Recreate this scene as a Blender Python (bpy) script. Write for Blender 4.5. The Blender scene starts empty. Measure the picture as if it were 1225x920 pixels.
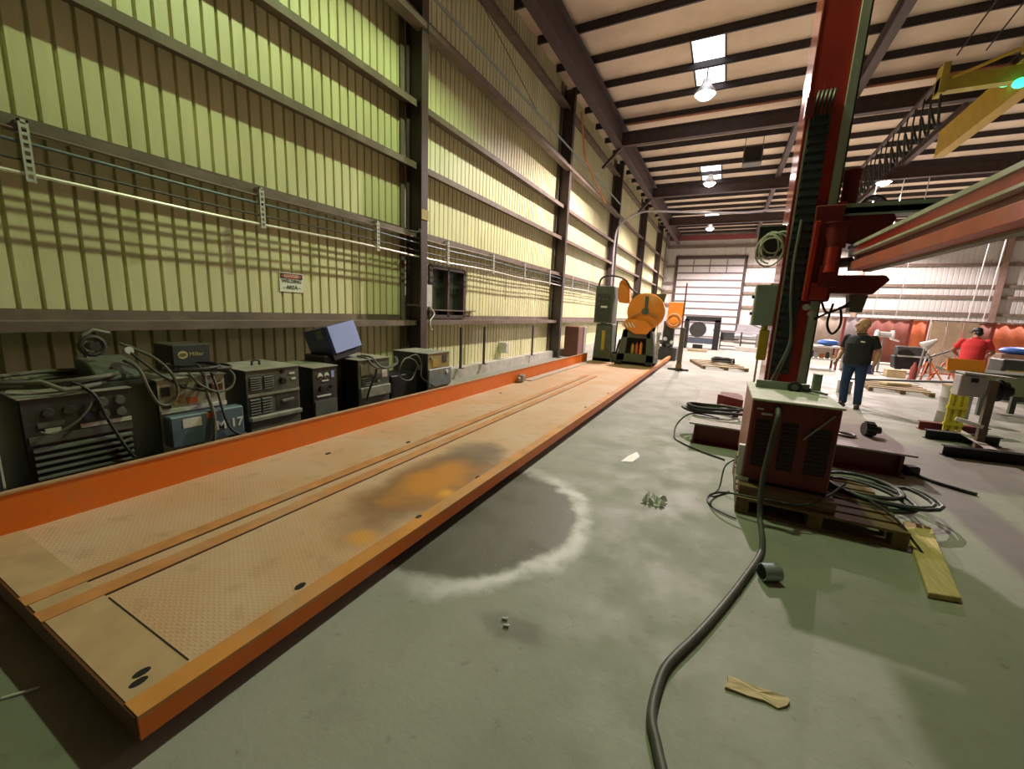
import bpy, math, random
from mathutils import Vector, Matrix, Euler, noise
random.seed(7)
PI = math.pi
S = bpy.context.scene
COL = S.collection
V = Vector

# ------------------------------------------------------------------ helpers
class MB:
    """collects geometry for ONE mesh; coordinates are world minus the origin o"""
    def __init__(s, o=(0, 0, 0)):
        if hasattr(o, 'location'): o = o.location
        s.o = V(o); s.v = []; s.f = []; s.mi = []; s.m = 0; s.T = None
    def add(s, vs, fs, m=None):
        b = len(s.v); m = s.m if m is None else m
        for p in vs:
            p = V(p)
            if s.T is not None: p = s.T @ p
            s.v.append(p - s.o)
        for f in fs:
            s.f.append([b + i for i in f]); s.mi.append(m)
        return s
    def box(s, x0, x1, y0, y1, z0, z1, m=None):
        vs = [(x, y, z) for x in (x0, x1) for y in (y0, y1) for z in (z0, z1)]
        return s.add(vs, [(0, 1, 3, 2), (4, 6, 7, 5), (0, 4, 5, 1), (2, 3, 7, 6), (0, 2, 6, 4), (1, 5, 7, 3)], m)
    def obox(s, c, size, rot=None, m=None):
        R = rot if rot is not None else Matrix.Identity(3)
        h = V(size) / 2; c = V(c)
        vs = [c + R @ V((x * h.x, y * h.y, z * h.z)) for x in (-1, 1) for y in (-1, 1) for z in (-1, 1)]
        return s.add(vs, [(0, 1, 3, 2), (4, 6, 7, 5), (0, 4, 5, 1), (2, 3, 7, 6), (0, 2, 6, 4), (1, 5, 7, 3)], m)
    def bar(s, p0, p1, w, h, up=(0, 0, 1), m=None):
        p0, p1 = V(p0), V(p1); d = (p1 - p0).normalized(); u = V(up)
        if abs(d.dot(u)) > .98: u = V((1, 0, 0))
        r = d.cross(u).normalized(); u = r.cross(d)
        vs = [p + r * (a * w / 2) + u * (b * h / 2) for p in (p0, p1) for a, b in ((-1, -1), (1, -1), (1, 1), (-1, 1))]
        return s.add(vs, [(0, 1, 2, 3), (7, 6, 5, 4), (0, 4, 5, 1), (1, 5, 6, 2), (2, 6, 7, 3), (3, 7, 4, 0)], m)
    def tube(s, pts, r, n=8, m=None, closed=False, caps=True):
        pts = [V(p) for p in pts]; k = len(pts)
        rs = r if isinstance(r, (list, tuple)) else [r] * k
        vs = []; fs = []; prev = None
        for i, p in enumerate(pts):
            a = pts[i - 1] if (i > 0 or closed) else p
            b = pts[(i + 1) % k] if (i < k - 1 or closed) else p
            d = (b - a)
            d = d.normalized() if d.length > 1e-9 else V((0, 0, 1))
            if prev is None:
                t = V((0, 0, 1)) if abs(d.z) < .9 else V((1, 0, 0))
                u = d.cross(t).normalized()
            else:
                u = (prev - d * prev.dot(d))
                u = u.normalized() if u.length > 1e-6 else d.orthogonal().normalized()
            prev = u; w = d.cross(u)
            for j in range(n):
                an = 2 * PI * j / n
                vs.append(p + (u * math.cos(an) + w * math.sin(an)) * rs[i])
        for i in range(k if closed else k - 1):
            for j in range(n):
                a = i * n + j; b = i * n + (j + 1) % n; i2 = (i + 1) % k
                fs.append((a, b, i2 * n + (j + 1) % n, i2 * n + j))
        if caps and not closed:
            fs.append(tuple(reversed(range(n)))); fs.append(tuple((k - 1) * n + j for j in range(n)))
        return s.add(vs, fs, m)
    def cyl(s, p0, p1, r0, r1=None, n=16, m=None, caps=True):
        return s.tube([p0, p1], [r0, r0 if r1 is None else r1], n, m, caps=caps)
    def lathe(s, prof, c, n=24, M=None, m=None):
        c = V(c); M = M or Matrix.Identity(3); vs = []; fs = []
        for r, z in prof:
            for j in range(n):
                a = 2 * PI * j / n
                vs.append(c + M @ V((r * math.cos(a), r * math.sin(a), z)))
        for i in range(len(prof) - 1):
            for j in range(n):
                fs.append((i * n + j, i * n + (j + 1) % n, (i + 1) * n + (j + 1) % n, (i + 1) * n + j))
        fs.append(tuple(reversed(range(n)))); fs.append(tuple((len(prof) - 1) * n + j for j in range(n)))
        return s.add(vs, fs, m)
    def prism(s, poly, ax, a, b, m=None):
        def P(p, t):
            return (t, p[0], p[1]) if ax == 'x' else (p[0], t, p[1]) if ax == 'y' else (p[0], p[1], t)
        k = len(poly)
        vs = [P(p, a) for p in poly] + [P(p, b) for p in poly]
        fs = [tuple(reversed(range(k))), tuple(range(k, 2 * k))] + [(i, (i + 1) % k, k + (i + 1) % k, k + i) for i in range(k)]
        return s.add(vs, fs, m)
    def ell(s, c, r, nu=14, nv=9, R=None, m=None):
        c = V(c); R = R or Matrix.Identity(3)
        vs = [c + R @ V((0, 0, -r[2]))]; fs = []
        for i in range(1, nv):
            t = -PI / 2 + PI * i / nv
            for j in range(nu):
                a = 2 * PI * j / nu
                vs.append(c + R @ V((r[0] * math.cos(t) * math.cos(a), r[1] * math.cos(t) * math.sin(a), r[2] * math.sin(t))))
        vs.append(c + R @ V((0, 0, r[2])))
        for j in range(nu):
            fs.append((0, 1 + (j + 1) % nu, 1 + j))
        for i in range(nv - 2):
            for j in range(nu):
                a = 1 + i * nu + j; b = 1 + i * nu + (j + 1) % nu
                fs.append((a, b, b + nu, a + nu))
        t = len(vs) - 1; b = 1 + (nv - 2) * nu
        for j in range(nu): fs.append((b + j, b + (j + 1) % nu, t))
        return s.add(vs, fs, m)
    def torus(s, c, R, r, M=None, n=24, k=8, m=None):
        M = M or Matrix.Identity(3)
        return s.tube([V(c) + M @ V((R * math.cos(2 * PI * i / n), R * math.sin(2 * PI * i / n), 0)) for i in range(n)], r, k, m, closed=True)
    def build(s, name, mats, parent=None, smooth=False, bevel=0.0):
        me = bpy.data.meshes.new(name)
        me.from_pydata([tuple(p) for p in s.v], [], s.f)
        mats = mats if isinstance(mats, (list, tuple)) else [mats]
        for m in mats: me.materials.append(m)
        me.polygons.foreach_set('material_index', s.mi)
        if smooth:
            me.shade_smooth(); me.set_sharp_from_angle(angle=math.radians(40))
        me.update()
        o = bpy.data.objects.new(name, me); COL.objects.link(o)
        if parent is not None: o.parent = parent
        else: o.location = s.o
        if bevel:
            b = o.modifiers.new('bevel', 'BEVEL'); b.width = bevel; b.segments = 1; b.limit_method = 'ANGLE'
        return o

def tag(o, label=None, cat=None, group=None, kind=None):
    if label: o['label'] = label
    if cat: o['category'] = cat
    if group: o['group'] = group
    if kind: o['kind'] = kind
    return o
def thing(name, label, cat, loc=(0, 0, 0), rot=(0, 0, 0), group=None):
    o = bpy.data.objects.new(name, None); COL.objects.link(o); o.empty_display_size = .1
    o.location = loc; o.rotation_euler = rot
    return tag(o, label, cat, group)
def struct(o): o['kind'] = 'structure'; return o
def dup(root, loc=None, label=None, rotz=None):
    r = root.copy(); COL.objects.link(r)
    if loc is not None: r.location = loc
    if rotz is not None: r.rotation_euler.z = rotz
    if label: r['label'] = label
    for ch in list(root.children):
        c = ch.copy(); COL.objects.link(c); c.parent = r
        for g in ch.children:
            d = g.copy(); COL.objects.link(d); d.parent = c
    return r
def text(name, body, size, mat, loc, rot, parent, ext=.0015, bold=0):
    cu = bpy.data.curves.new(name, 'FONT'); cu.body = body; cu.size = size; cu.extrude = ext
    cu.align_x = 'CENTER'; cu.align_y = 'CENTER'; cu.offset = bold; cu.materials.append(mat)
    tmp = bpy.data.objects.new(name, cu); COL.objects.link(tmp); bpy.context.view_layer.update()
    me = bpy.data.meshes.new_from_object(tmp.evaluated_get(bpy.context.evaluated_depsgraph_get()))
    bpy.data.objects.remove(tmp); o = bpy.data.objects.new(name, me); COL.objects.link(o)
    o.location = loc; o.rotation_euler = rot; o.parent = parent
    return o
def spline(pts, k=8):
    pts = [V(p) for p in pts]; P = [pts[0]] + pts + [pts[-1]]; out = []
    for i in range(1, len(P) - 2):
        a, b, c, d = P[i - 1:i + 3]
        for j in range(k):
            t = j / k
            out.append(.5 * ((2 * b) + (c - a) * t + (2 * a - 5 * b + 4 * c - d) * t * t + (3 * b - a - 3 * c + d) * t ** 3))
    out.append(pts[-1]); return out
def coil(c, rx, ry, turns, r, dz=None, jit=.1, rot=0, seed=1, n=20, rise=1.0):
    rd = random.Random(seed); out = []; c = V(c)
    ph = [rd.uniform(0, 6.28) for _ in range(6)]
    N = int(turns * n)
    for i in range(N + 1):
        a = 2 * PI * i / n; t = i / n
        w = 1 + jit * math.sin(a * .37 + ph[0]) + jit * .7 * math.sin(a * 1.31 + ph[1])
        x = rx * w * math.cos(a) + rx * jit * math.sin(t * 1.7 + ph[2]); y = ry * w * math.sin(a) + ry * jit * math.sin(t * 2.3 + ph[3])
        z = r + (dz if dz is not None else 1.7 * r) * rise * (t % 3) + abs(math.sin(a * 1.5 + ph[4])) * r * .8
        out.append(c + V((x * math.cos(rot) - y * math.sin(rot), x * math.sin(rot) + y * math.cos(rot), z)))
    return out
def cable(name, label, pts, r, mat, cat='cable', k=8, n=8, group=None, sp=True):
    m = MB(pts[0]); m.tube(spline(pts, k) if sp else pts, r, n)
    return tag(m.build(name, mat, smooth=True), label, cat, group)

# ------------------------------------------------------------------ materials
MATS = {}
def mat(name, col, rough=.6, metal=0., var=.12, scale=5., dirt=None, dirt_amt=.5, dscale=2.5, bump=0., bscale=40., emit=None, estr=0., spec=.5, stretch=None):
    if name in MATS: return MATS[name]
    m = bpy.data.materials.new(name); m.use_nodes = True; N = m.node_tree.nodes; L = m.node_tree.links
    b = N['Principled BSDF']; b.inputs['Roughness'].default_value = rough; b.inputs['Metallic'].default_value = metal
    b.inputs['Specular IOR Level'].default_value = spec
    tc = N.new('ShaderNodeTexCoord'); src = tc.outputs['Object']
    if stretch:
        mp = N.new('ShaderNodeMapping'); mp.inputs['Scale'].default_value = stretch; L.new(src, mp.inputs['Vector']); src = mp.outputs['Vector']
    nz = N.new('ShaderNodeTexNoise'); nz.inputs['Scale'].default_value = scale; nz.inputs['Detail'].default_value = 5
    L.new(src, nz.inputs['Vector'])
    mr = N.new('ShaderNodeMapRange'); mr.inputs['From Min'].default_value = .3; mr.inputs['From Max'].default_value = .7
    mr.inputs['To Min'].default_value = 1 - var; mr.inputs['To Max'].default_value = 1 + var
    L.new(nz.outputs['Fac'], mr.inputs['Value'])
    mx = N.new('ShaderNodeMix'); mx.data_type = 'RGBA'; mx.blend_type = 'MULTIPLY'; mx.inputs['Factor'].default_value = 1
    mx.inputs['A'].default_value = (*col, 1); L.new(mr.outputs['Result'], mx.inputs['B'])
    out = mx.outputs['Result']
    if dirt:
        n2 = N.new('ShaderNodeTexNoise'); n2.inputs['Scale'].default_value = dscale; n2.inputs['Detail'].default_value = 7; n2.inputs['Roughness'].default_value = .65
        L.new(src, n2.inputs['Vector'])
        r2 = N.new('ShaderNodeMapRange'); r2.inputs['From Min'].default_value = .48; r2.inputs['From Max'].default_value = .68
        r2.inputs['To Max'].default_value = dirt_amt; L.new(n2.outputs['Fac'], r2.inputs['Value'])
        m2 = N.new('ShaderNodeMix'); m2.data_type = 'RGBA'; L.new(r2.outputs['Result'], m2.inputs['Factor'])
        L.new(out, m2.inputs['A']); m2.inputs['B'].default_value = (*dirt, 1); out = m2.outputs['Result']
    L.new(out, b.inputs['Base Color'])
    if bump:
        n3 = N.new('ShaderNodeTexNoise'); n3.inputs['Scale'].default_value = bscale; L.new(src, n3.inputs['Vector'])
        bp = N.new('ShaderNodeBump'); bp.inputs['Strength'].default_value = bump; bp.inputs['Distance'].default_value = .01
        L.new(n3.outputs['Fac'], bp.inputs['Height']); L.new(bp.outputs['Normal'], b.inputs['Normal'])
    if emit:
        b.inputs['Emission Color'].default_value = (*emit, 1); b.inputs['Emission Strength'].default_value = estr
    MATS[name] = m; m['out'] = ''
    return m

M_wall = mat('wall_sheet', (.74, .72, .43), .45, var=.07, scale=1.2, dirt=(.56, .52, .28), dirt_amt=.45, dscale=.9, stretch=(1, 2.5, .6))
M_far = mat('far_wall_sheet', (.62, .60, .58), .6, var=.05)
M_girt = mat('girt_steel', (.17, .125, .10), .6, var=.2, scale=2, dirt=(.28, .24, .17), dirt_amt=.5)
M_col = mat('column_steel', (.07, .048, .045), .55, var=.2, scale=2)
M_purlin = mat('purlin_steel', (.035, .026, .03), .6, var=.2)
M_beam = mat('beam_steel', (.072, .045, .042), .6, var=.2)
M_ceil = mat('roof_insulation', (.82, .66, .52), .85, var=.08, scale=.6, dirt=(.45, .30, .17), dirt_amt=.35, dscale=.5)
M_galv = mat('galvanised', (.60, .62, .60), .45, .25, var=.15)
M_whitepipe = mat('pale_conduit', (.85, .84, .76), .35, .2, var=.05)
M_bluepipe = mat('blue_grey_conduit', (.11, .15, .18), .45, .2)
M_darkpipe = mat('dark_pipe', (.06, .055, .05), .5, .3)
M_orange = mat('orange_paint', (.85, .18, .008), .45, var=.14, scale=3, dirt=(.45, .17, .05), dirt_amt=.5, dscale=3)
M_orange_b = mat('bright_orange_paint', (.85, .26, .03), .45, var=.1, dirt=(.5, .2, .05), dirt_amt=.4)
M_lip = mat('worn_orange_edge', (.50, .30, .17), .6, var=.2, scale=8)
M_steel = mat('bare_steel', (.33, .31, .29), .45, .5, var=.2)
M_black = mat('black_paint', (.012, .012, .014), .5, var=.3)
M_rubber = mat('black_rubber', (.025, .026, .024), .55, var=.25, dirt=(.10, .10, .09), dirt_amt=.4, dscale=6)
M_hose = mat('grey_hose', (.075, .075, .068), .5, var=.2, dirt=(.15, .14, .12), dirt_amt=.4)
M_dusty = mat('dusty_cable', (.13, .13, .10), .7, var=.25)
M_navy = mat('navy_cabinet', (.014, .020, .04), .45, var=.2)
M_dark = mat('charcoal_cabinet', (.018, .017, .02), .5, var=.25)
M_topg = mat('dusty_grey_lid', (.30, .30, .25), .7, var=.2, dirt=(.16, .15, .12), dirt_amt=.5, dscale=6)
M_front = mat('grey_panel', (.125, .135, .115), .55, var=.2, dirt=(.08, .08, .07), dirt_amt=.5, dscale=8)
M_panel_d = mat('dark_panel', (.05, .052, .05), .5, var=.2)
M_vent = mat('vent_slats', (.075, .085, .07), .55, var=.15)
M_cream = mat('cream_panel', (.42, .42, .32), .55, var=.15, dirt=(.2, .18, .1), dirt_amt=.5, dscale=9)
M_blueg = mat('blue_grey_panel', (.11, .17, .22), .5, var=.12, dirt=(.07, .09, .1), dirt_amt=.4)
M_greyblue = mat('grey_blue_panel', (.22, .25, .27), .5, var=.12)
M_yellowp = mat('tan_yellow_panel', (.36, .27, .10), .55, var=.2, dirt=(.15, .12, .05), dirt_amt=.5)
M_bluebox = mat('blue_box_front', (.36, .44, .95), .45, var=.05)
M_bluedk = mat('blue_box_side', (.02, .03, .13), .45, var=.1)
M_label = mat('white_label', (.75, .75, .72), .5, var=.05)
M_white = mat('white_paint', (.80, .80, .78), .5, var=.05)
M_redlab = mat('red_orange_label', (.55, .13, .05), .5)
M_gold = mat('gold_lettering', (.62, .52, .26), .5)
M_red = mat('red_machine_paint', (.47, .036, .030), .28, var=.12, scale=3, dirt=(.22, .02, .018), dirt_amt=.4)
M_dkred = mat('dark_red_paint', (.17, .014, .018), .42, var=.15, dirt=(.09, .010, .012), dirt_amt=.5)
M_redgrey = mat('worn_red_beam', (.66, .15, .12), .5, var=.15, dirt=(.25, .16, .14), dirt_amt=.6)
M_rail = mat('machined_rail', (.52, .57, .50), .35, .5, var=.1)
M_palegreen = mat('grey_green_paint', (.30, .36, .31), .5, var=.12)
M_green = mat('sage_cabinet', (.28, .36, .33), .5, var=.08)
M_paleg2 = mat('pale_cabinet_side', (.58, .58, .50), .5, var=.08)
M_greybox = mat('pale_grey_lid', (.60, .58, .54), .55, var=.12, dirt=(.35, .33, .3), dirt_amt=.4, dscale=4)
M_wood = mat('pallet_wood', (.20, .125, .065), .8, var=.25, scale=4, stretch=(1.5, 12, 12), dirt=(.12, .08, .05), dirt_amt=.5)
M_plank = mat('new_plank', (.62, .47, .20), .75, var=.15, scale=4, stretch=(14, 1.2, 12), dirt=(.38, .33, .12), dirt_amt=.5)
M_ply = mat('plywood', (.46, .35, .23), .8, var=.15, scale=3)
M_saw = mat('dark_green_machine', (.085, .10, .075), .5, var=.15)
M_yellow = mat('crane_yellow', (.52, .34, .03), .5, var=.12, dirt=(.35, .22, .03), dirt_amt=.4)
M_safety = mat('safety_yellow', (.62, .52, .04), .5, var=.1)
M_skin = mat('skin', (.52, .29, .18), .55, var=.06)
M_skin2 = mat('skin_brown', (.30, .16, .10), .55, var=.06)
M_polo = mat('black_polo', (.012, .013, .018), .8, var=.2)
M_jeans = mat('blue_jeans', (.022, .045, .12), .85, var=.2)
M_redshirt = mat('red_shirt', (.62, .03, .035), .8, var=.1)
M_shoe = mat('brown_shoe', (.07, .055, .045), .6)
M_curtain = [mat('curtain_tan', (.36, .29, .23), .7), mat('curtain_brown_red', (.33, .105, .075), .6), mat('curtain_orange', (.66, .17, .07), .5), mat('curtain_grey', (.30, .26, .26), .7)]
M_frame = mat('red_brown_frame', (.28, .05, .04), .55)
M_tarp = mat('blue_tarp', (.03, .12, .42), .5)
M_silver = mat('silver_car_paint', (.26, .26, .28), .3, .4)
M_glassd = mat('dark_glass', (.02, .03, .035), .08)
M_card = mat('cardboard', (.55, .43, .25), .85, var=.12)
M_plastic = mat('clear_plastic_film', (.75, .77, .76), .25, var=.1)
M_orangecable = mat('orange_cable', (.75, .25, .05), .5)
M_cream_sign = mat('sign_white', (.82, .82, .72), .5, var=.04)
M_ink = mat('sign_ink', (.03, .03, .03), .6)
M_lamp = mat('lamp_lens', (.9, .9, .9), .3, emit=(1, .93, .92), estr=25)
M_sky = mat('skylight_fibreglass', (.9, .9, .9), .5, emit=(.95, .97, 1), estr=3.0)
M_greenled = mat('green_lamp', (.1, .9, .6), .3, emit=(.05, 1, .5), estr=2.2)
M_screen = mat('monitor_glow', (.5, .6, .8), .3, emit=(.55, .7, 1), estr=.9)

# floor with stains
def floor_material():
    m = bpy.data.materials.new('concrete_floor'); m.use_nodes = True; N = m.node_tree.nodes; L = m.node_tree.links; b = N['Principled BSDF']
    tc = N.new('ShaderNodeTexCoord'); P = tc.outputs['Object']
    def nz(sc, det=6, rough=.6):
        n = N.new('ShaderNodeTexNoise'); n.inputs['Scale'].default_value = sc; n.inputs['Detail'].default_value = det; n.inputs['Roughness'].default_value = rough
        L.new(P, n.inputs['Vector']); return n.outputs['Fac']
    def mr(x, a, b_, c, d):
        n = N.new('ShaderNodeMapRange'); n.interpolation_type = 'SMOOTHSTEP'
        for k, v in zip(('From Min', 'From Max', 'To Min', 'To Max'), (a, b_, c, d)): n.inputs[k].default_value = v
        L.new(x, n.inputs['Value']); return n.outputs['Result']
    def math_(op, a, b_=None):
        n = N.new('ShaderNodeMath'); n.operation = op
        for i, x in enumerate((a, b_)):
            if x is None: continue
            if isinstance(x, (int, float)): n.inputs[i].default_value = x
            else: L.new(x, n.inputs[i])
        return n.outputs[0]
    def mix(f, a, c):
        n = N.new('ShaderNodeMix'); n.data_type = 'RGBA'; L.new(f, n.inputs['Factor'])
        if isinstance(a, tuple): n.inputs['A'].default_value = (*a, 1)
        else: L.new(a, n.inputs['A'])
        n.inputs['B'].default_value = (*c, 1); return n.outputs['Result']
    base = mix(mr(nz(.7), .35, .65, 0, 1), (.255, .265, .225), (.31, .312, .27))
    base = mix(mr(nz(3.5, 9, .7), .5, .72, 0, .5), base, (.20, .195, .16))
    base = mix(mr(nz(14, 4, .6), .62, .74, 0, .45), base, (.15, .14, .12))
    base = mix(mr(nz(1.6, 3), .60, .72, 0, .35), base, (.19, .20, .16))
    # water stain beside the platform
    sx = N.new('ShaderNodeSeparateXYZ'); L.new(P, sx.inputs[0])
    dx = math_('DIVIDE', math_('SUBTRACT', sx.outputs[0], -1.66), .93); dy = math_('DIVIDE', math_('SUBTRACT', sx.outputs[1], 2.72), 1.08)
    d = math_('SQRT', math_('ADD', math_('MULTIPLY', dx, dx), math_('MULTIPLY', dy, dy)))
    d = math_('ADD', d, math_('MULTIPLY', math_('SUBTRACT', nz(1.8, 3), .5), .35))
    d = math_('ADD', d, math_('MULTIPLY', math_('SUBTRACT', nz(9, 4), .5), .10))
    inside = mr(d, .80, .92, .72, 0)
    base = mix(inside, base, (.075, .065, .05))
    ring = math_('MULTIPLY', mr(d, .82, .92, 0, 1), mr(d, .93, 1.08, 1, 0))
    ring = math_('MULTIPLY', ring, mr(nz(5, 5), .25, .6, .35, 1)); ring = math_('MULTIPLY', ring, mr(sx.outputs[0], -1.75, -.95, .08, 1))
    base = mix(math_('MULTIPLY', ring, .95), base, (.74, .71, .76))
    spk = math_('MULTIPLY', mr(nz(38, 2), .70, .74, 0, 1), mr(d, .6, .95, .15, 1)); spk = math_('MULTIPLY', spk, mr(d, .98, 1.0, 1, 0))
    base = mix(spk, base, (.8, .78, .8))
    # small dark oil spot in front of the stain
    ex = math_('DIVIDE', math_('SUBTRACT', sx.outputs[0], -.80), .22); ey = math_('DIVIDE', math_('SUBTRACT', sx.outputs[1], 1.72), .10)
    e = math_('ADD', math_('SQRT', math_('ADD', math_('MULTIPLY', ex, ex), math_('MULTIPLY', ey, ey))), math_('MULTIPLY', math_('SUBTRACT', nz(7, 4), .5), 1.2))
    base = mix(mr(e, .5, 1.2, .55, 0), base, (.12, .11, .09))
    L.new(base, b.inputs['Base Color'])
    rg = math_('SUBTRACT', mr(nz(2.2), .3, .7, .55, .8), math_('MULTIPLY', inside, .3))
    L.new(rg, b.inputs['Roughness'])
    bp = N.new('ShaderNodeBump'); bp.inputs['Strength'].default_value = .25; bp.inputs['Distance'].default_value = .006
    L.new(nz(30, 6), bp.inputs['Height']); L.new(bp.outputs['Normal'], b.inputs['Normal'])
    return m
M_floor = floor_material()

def deck_material():
    m = bpy.data.materials.new('dusty_tread_plate'); m.use_nodes = True; N = m.node_tree.nodes; L = m.node_tree.links; b = N['Principled BSDF']
    tc = N.new('ShaderNodeTexCoord'); P = tc.outputs['Object']
    def nz(sc, det=6):
        n = N.new('ShaderNodeTexNoise'); n.inputs['Scale'].default_value = sc; n.inputs['Detail'].default_value = det; L.new(P, n.inputs['Vector']); return n.outputs['Fac']
    def mr(x, a, b_, c, d):
        n = N.new('ShaderNodeMapRange'); n.interpolation_type = 'SMOOTHSTEP'
        for k, v in zip(('From Min', 'From Max', 'To Min', 'To Max'), (a, b_, c, d)): n.inputs[k].default_value = v
        L.new(x, n.inputs['Value']); return n.outputs['Result']
    def math_(op, a, b_):
        n = N.new('ShaderNodeMath'); n.operation = op
        for i, x in enumerate((a, b_)):
            if isinstance(x, (int, float)): n.inputs[i].default_value = x
            else: L.new(x, n.inputs[i])
        return n.outputs[0]
    def mix(f, a, c):
        n = N.new('ShaderNodeMix'); n.data_type = 'RGBA'; L.new(f, n.inputs['Factor'])
        if isinstance(a, tuple): n.inputs['A'].default_value = (*a, 1)
        else: L.new(a, n.inputs['A'])
        n.inputs['B'].default_value = (*c, 1); return n.outputs['Result']
    sx = N.new('ShaderNodeSeparateXYZ'); L.new(P, sx.inputs[0])
    c = mix(mr(nz(1.5), .35, .65, 0, 1), (.58, .35, .20), (.60, .42, .28))
    c = mix(mr(nz(6), .52, .7, 0, .5), c, (.42, .27, .14))
    def blob(cx, cy, rx, ry, wob, lo, hi, amt, col, c):
        dx = math_('DIVIDE', math_('SUBTRACT', sx.outputs[0], cx), rx); dy = math_('DIVIDE', math_('SUBTRACT', sx.outputs[1], cy), ry)
        d = math_('SQRT', math_('ADD', math_('MULTIPLY', dx, dx), math_('MULTIPLY', dy, dy)), 0)
        d = math_('ADD', d, math_('MULTIPLY', math_('SUBTRACT', nz(3), .5), wob))
        return mix(mr(d, lo, hi, amt, 0), c, col)
    # object origin is at (-2.67, .5, .18)
    c = blob(.62, 2.15, .46, 1.12, .7, .55, 1.05, .88, (.22, .105, .035), c)
    c = blob(.55, 2.9, .35, .45, .9, .5, 1.1, .7, (.16, .12, .09), c)
    c = blob(.66, 2.15, .36, .66, 1.5, .15, 1.1, .85, (.62, .24, .02), c)
    c = blob(.86, 2.02, .10, .12, 1.2, .1, 1.2, .8, (.85, .40, .03), c)
    c = blob(.78, 1.22, .12, .10, 1.4, .1, 1.2, .7, (.75, .34, .05), c)
    L.new(c, b.inputs['Base Color']); b.inputs['Roughness'].default_value = .6
    # raised tread lozenges
    br = N.new('ShaderNodeTexVoronoi'); br.inputs['Scale'].default_value = 30; br.inputs['Randomness'].default_value = .15
    mp = N.new('ShaderNodeMapping'); mp.inputs['Rotation'].default_value = (0, 0, .785); mp.inputs['Scale'].default_value = (1, 1.9, 1)
    L.new(P, mp.inputs['Vector']); L.new(mp.outputs['Vector'], br.inputs['Vector'])
    bp = N.new('ShaderNodeBump'); bp.inputs['Strength'].default_value = .28; bp.inputs['Distance'].default_value = .003; bp.invert = True
    L.new(mr(br.outputs['Distance'], .1, .4, 0, 1), bp.inputs['Height']); L.new(bp.outputs['Normal'], b.inputs['Normal'])
    return m
M_deck = deck_material()

# ------------------------------------------------------------------ camera
f = 488.36; yaw, pit, rol = (math.radians(a) for a in (-26.787, -10.345, 2.6356))
fw = V((math.sin(yaw) * math.cos(pit), math.cos(yaw) * math.cos(pit), math.sin(pit)))
rt = V((math.cos(yaw), -math.sin(yaw), 0)); up = rt.cross(fw)
r2 = rt * math.cos(rol) + up * math.sin(rol); u2 = -rt * math.sin(rol) + up * math.cos(rol)
cd = bpy.data.cameras.new('camera'); cam = bpy.data.objects.new('camera', cd); COL.objects.link(cam)
R = Matrix((r2, u2, -fw)).transposed()
cam.matrix_world = Matrix.Translation((0, 0, 1.65)) @ R.to_4x4()
cd.sensor_fit = 'HORIZONTAL'; cd.sensor_width = 36; cd.lens = f / 1225 * 36; cd.clip_start = .05; cd.clip_end = 200
S.camera = cam

# ------------------------------------------------------------------ the building
XW = -5.70; YF = 42.0; XR = 24.0; YN = -8.0; ZR = 9.2
m = MB(); m.box(-6, XR, YN, YF + .3, -.2, 0); struct(m.build('floor', M_floor))
m = MB(); m.box(-6, XR, YN, YF + .3, ZR, ZR + .15); struct(m.build('ceiling', M_ceil))
# left wall: ribbed sheet
m = MB(); y = YN; prof = []
p = .158
while y < YF:
    prof += [(XW, y), (XW, y + p - .036), (XW - .045, y + p - .028), (XW - .045, y + p - .008)]
    y += p
vs = [(x, yy, z) for x, yy in prof for z in (0, ZR)]
fs = [(2 * i, 2 * i + 1, 2 * i + 3, 2 * i + 2) for i in range(len(prof) - 1)]
# hole for the window: leave sheet, window frame stands in front of an opening cut by skipping faces
WY0, WY1, WZ0, WZ1 = 7.15, 8.42, 1.42, 2.5
vs2 = []; fs2 = []
for i in range(len(prof) - 1):
    (x0, ya), (x1, yb) = prof[i], prof[i + 1]
    spans = [(0, ZR)] if (yb <= WY0 or ya >= WY1) else [(0, WZ0), (WZ1, ZR)]
    for z0, z1 in spans:
        b = len(vs2); vs2 += [(x0, ya, z0), (x0, ya, z1), (x1, yb, z1), (x1, yb, z0)]; fs2.append((b, b + 1, b + 2, b + 3))
m.add(vs2, fs2); m.box(XW - .30, XW - .26, YN, YF, 0, ZR)
struct(m.build('wall_left', M_wall))
# far wall with door opening
DX0, DX1, DZ = -4.5, .98, 7.0
m = MB()
def ribs(m, x0, x1, z0, z1, y, p=.3):
    x = x0; pr = []
    while x < x1 - 1e-6:
        e = min(x + p, x1); pr += [(x, y), (max(x, e - .08), y), (max(x, e - .06), y + .03), (max(x, e - .02), y + .03)]; x = e
    pr.append((x1, y))
    vs = [(a, b, z) for a, b in pr for z in (z0, z1)]
    m.add(vs, [(2 * i, 2 * i + 1, 2 * i + 3, 2 * i + 2) for i in range(len(pr) - 1)])
ribs(m, -5.9, DX0, 0, ZR, YF); ribs(m, DX0, DX1, DZ, ZR, YF); ribs(m, DX1, XR, 0, ZR, YF)
struct(m.build('wall_far', M_far))
m = MB(); m.box(XR, XR + .1, YN, YF + .3, 0, ZR); struct(m.build('wall_right', mat('dark_wall_sheet', (.16, .17, .13), .6)))
m = MB(); m.box(-6, XR, YN - .1, YN, 0, ZR); struct(m.build('wall_near', mat('dark_wall_sheet', (.16, .17, .13), .6)))
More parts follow.
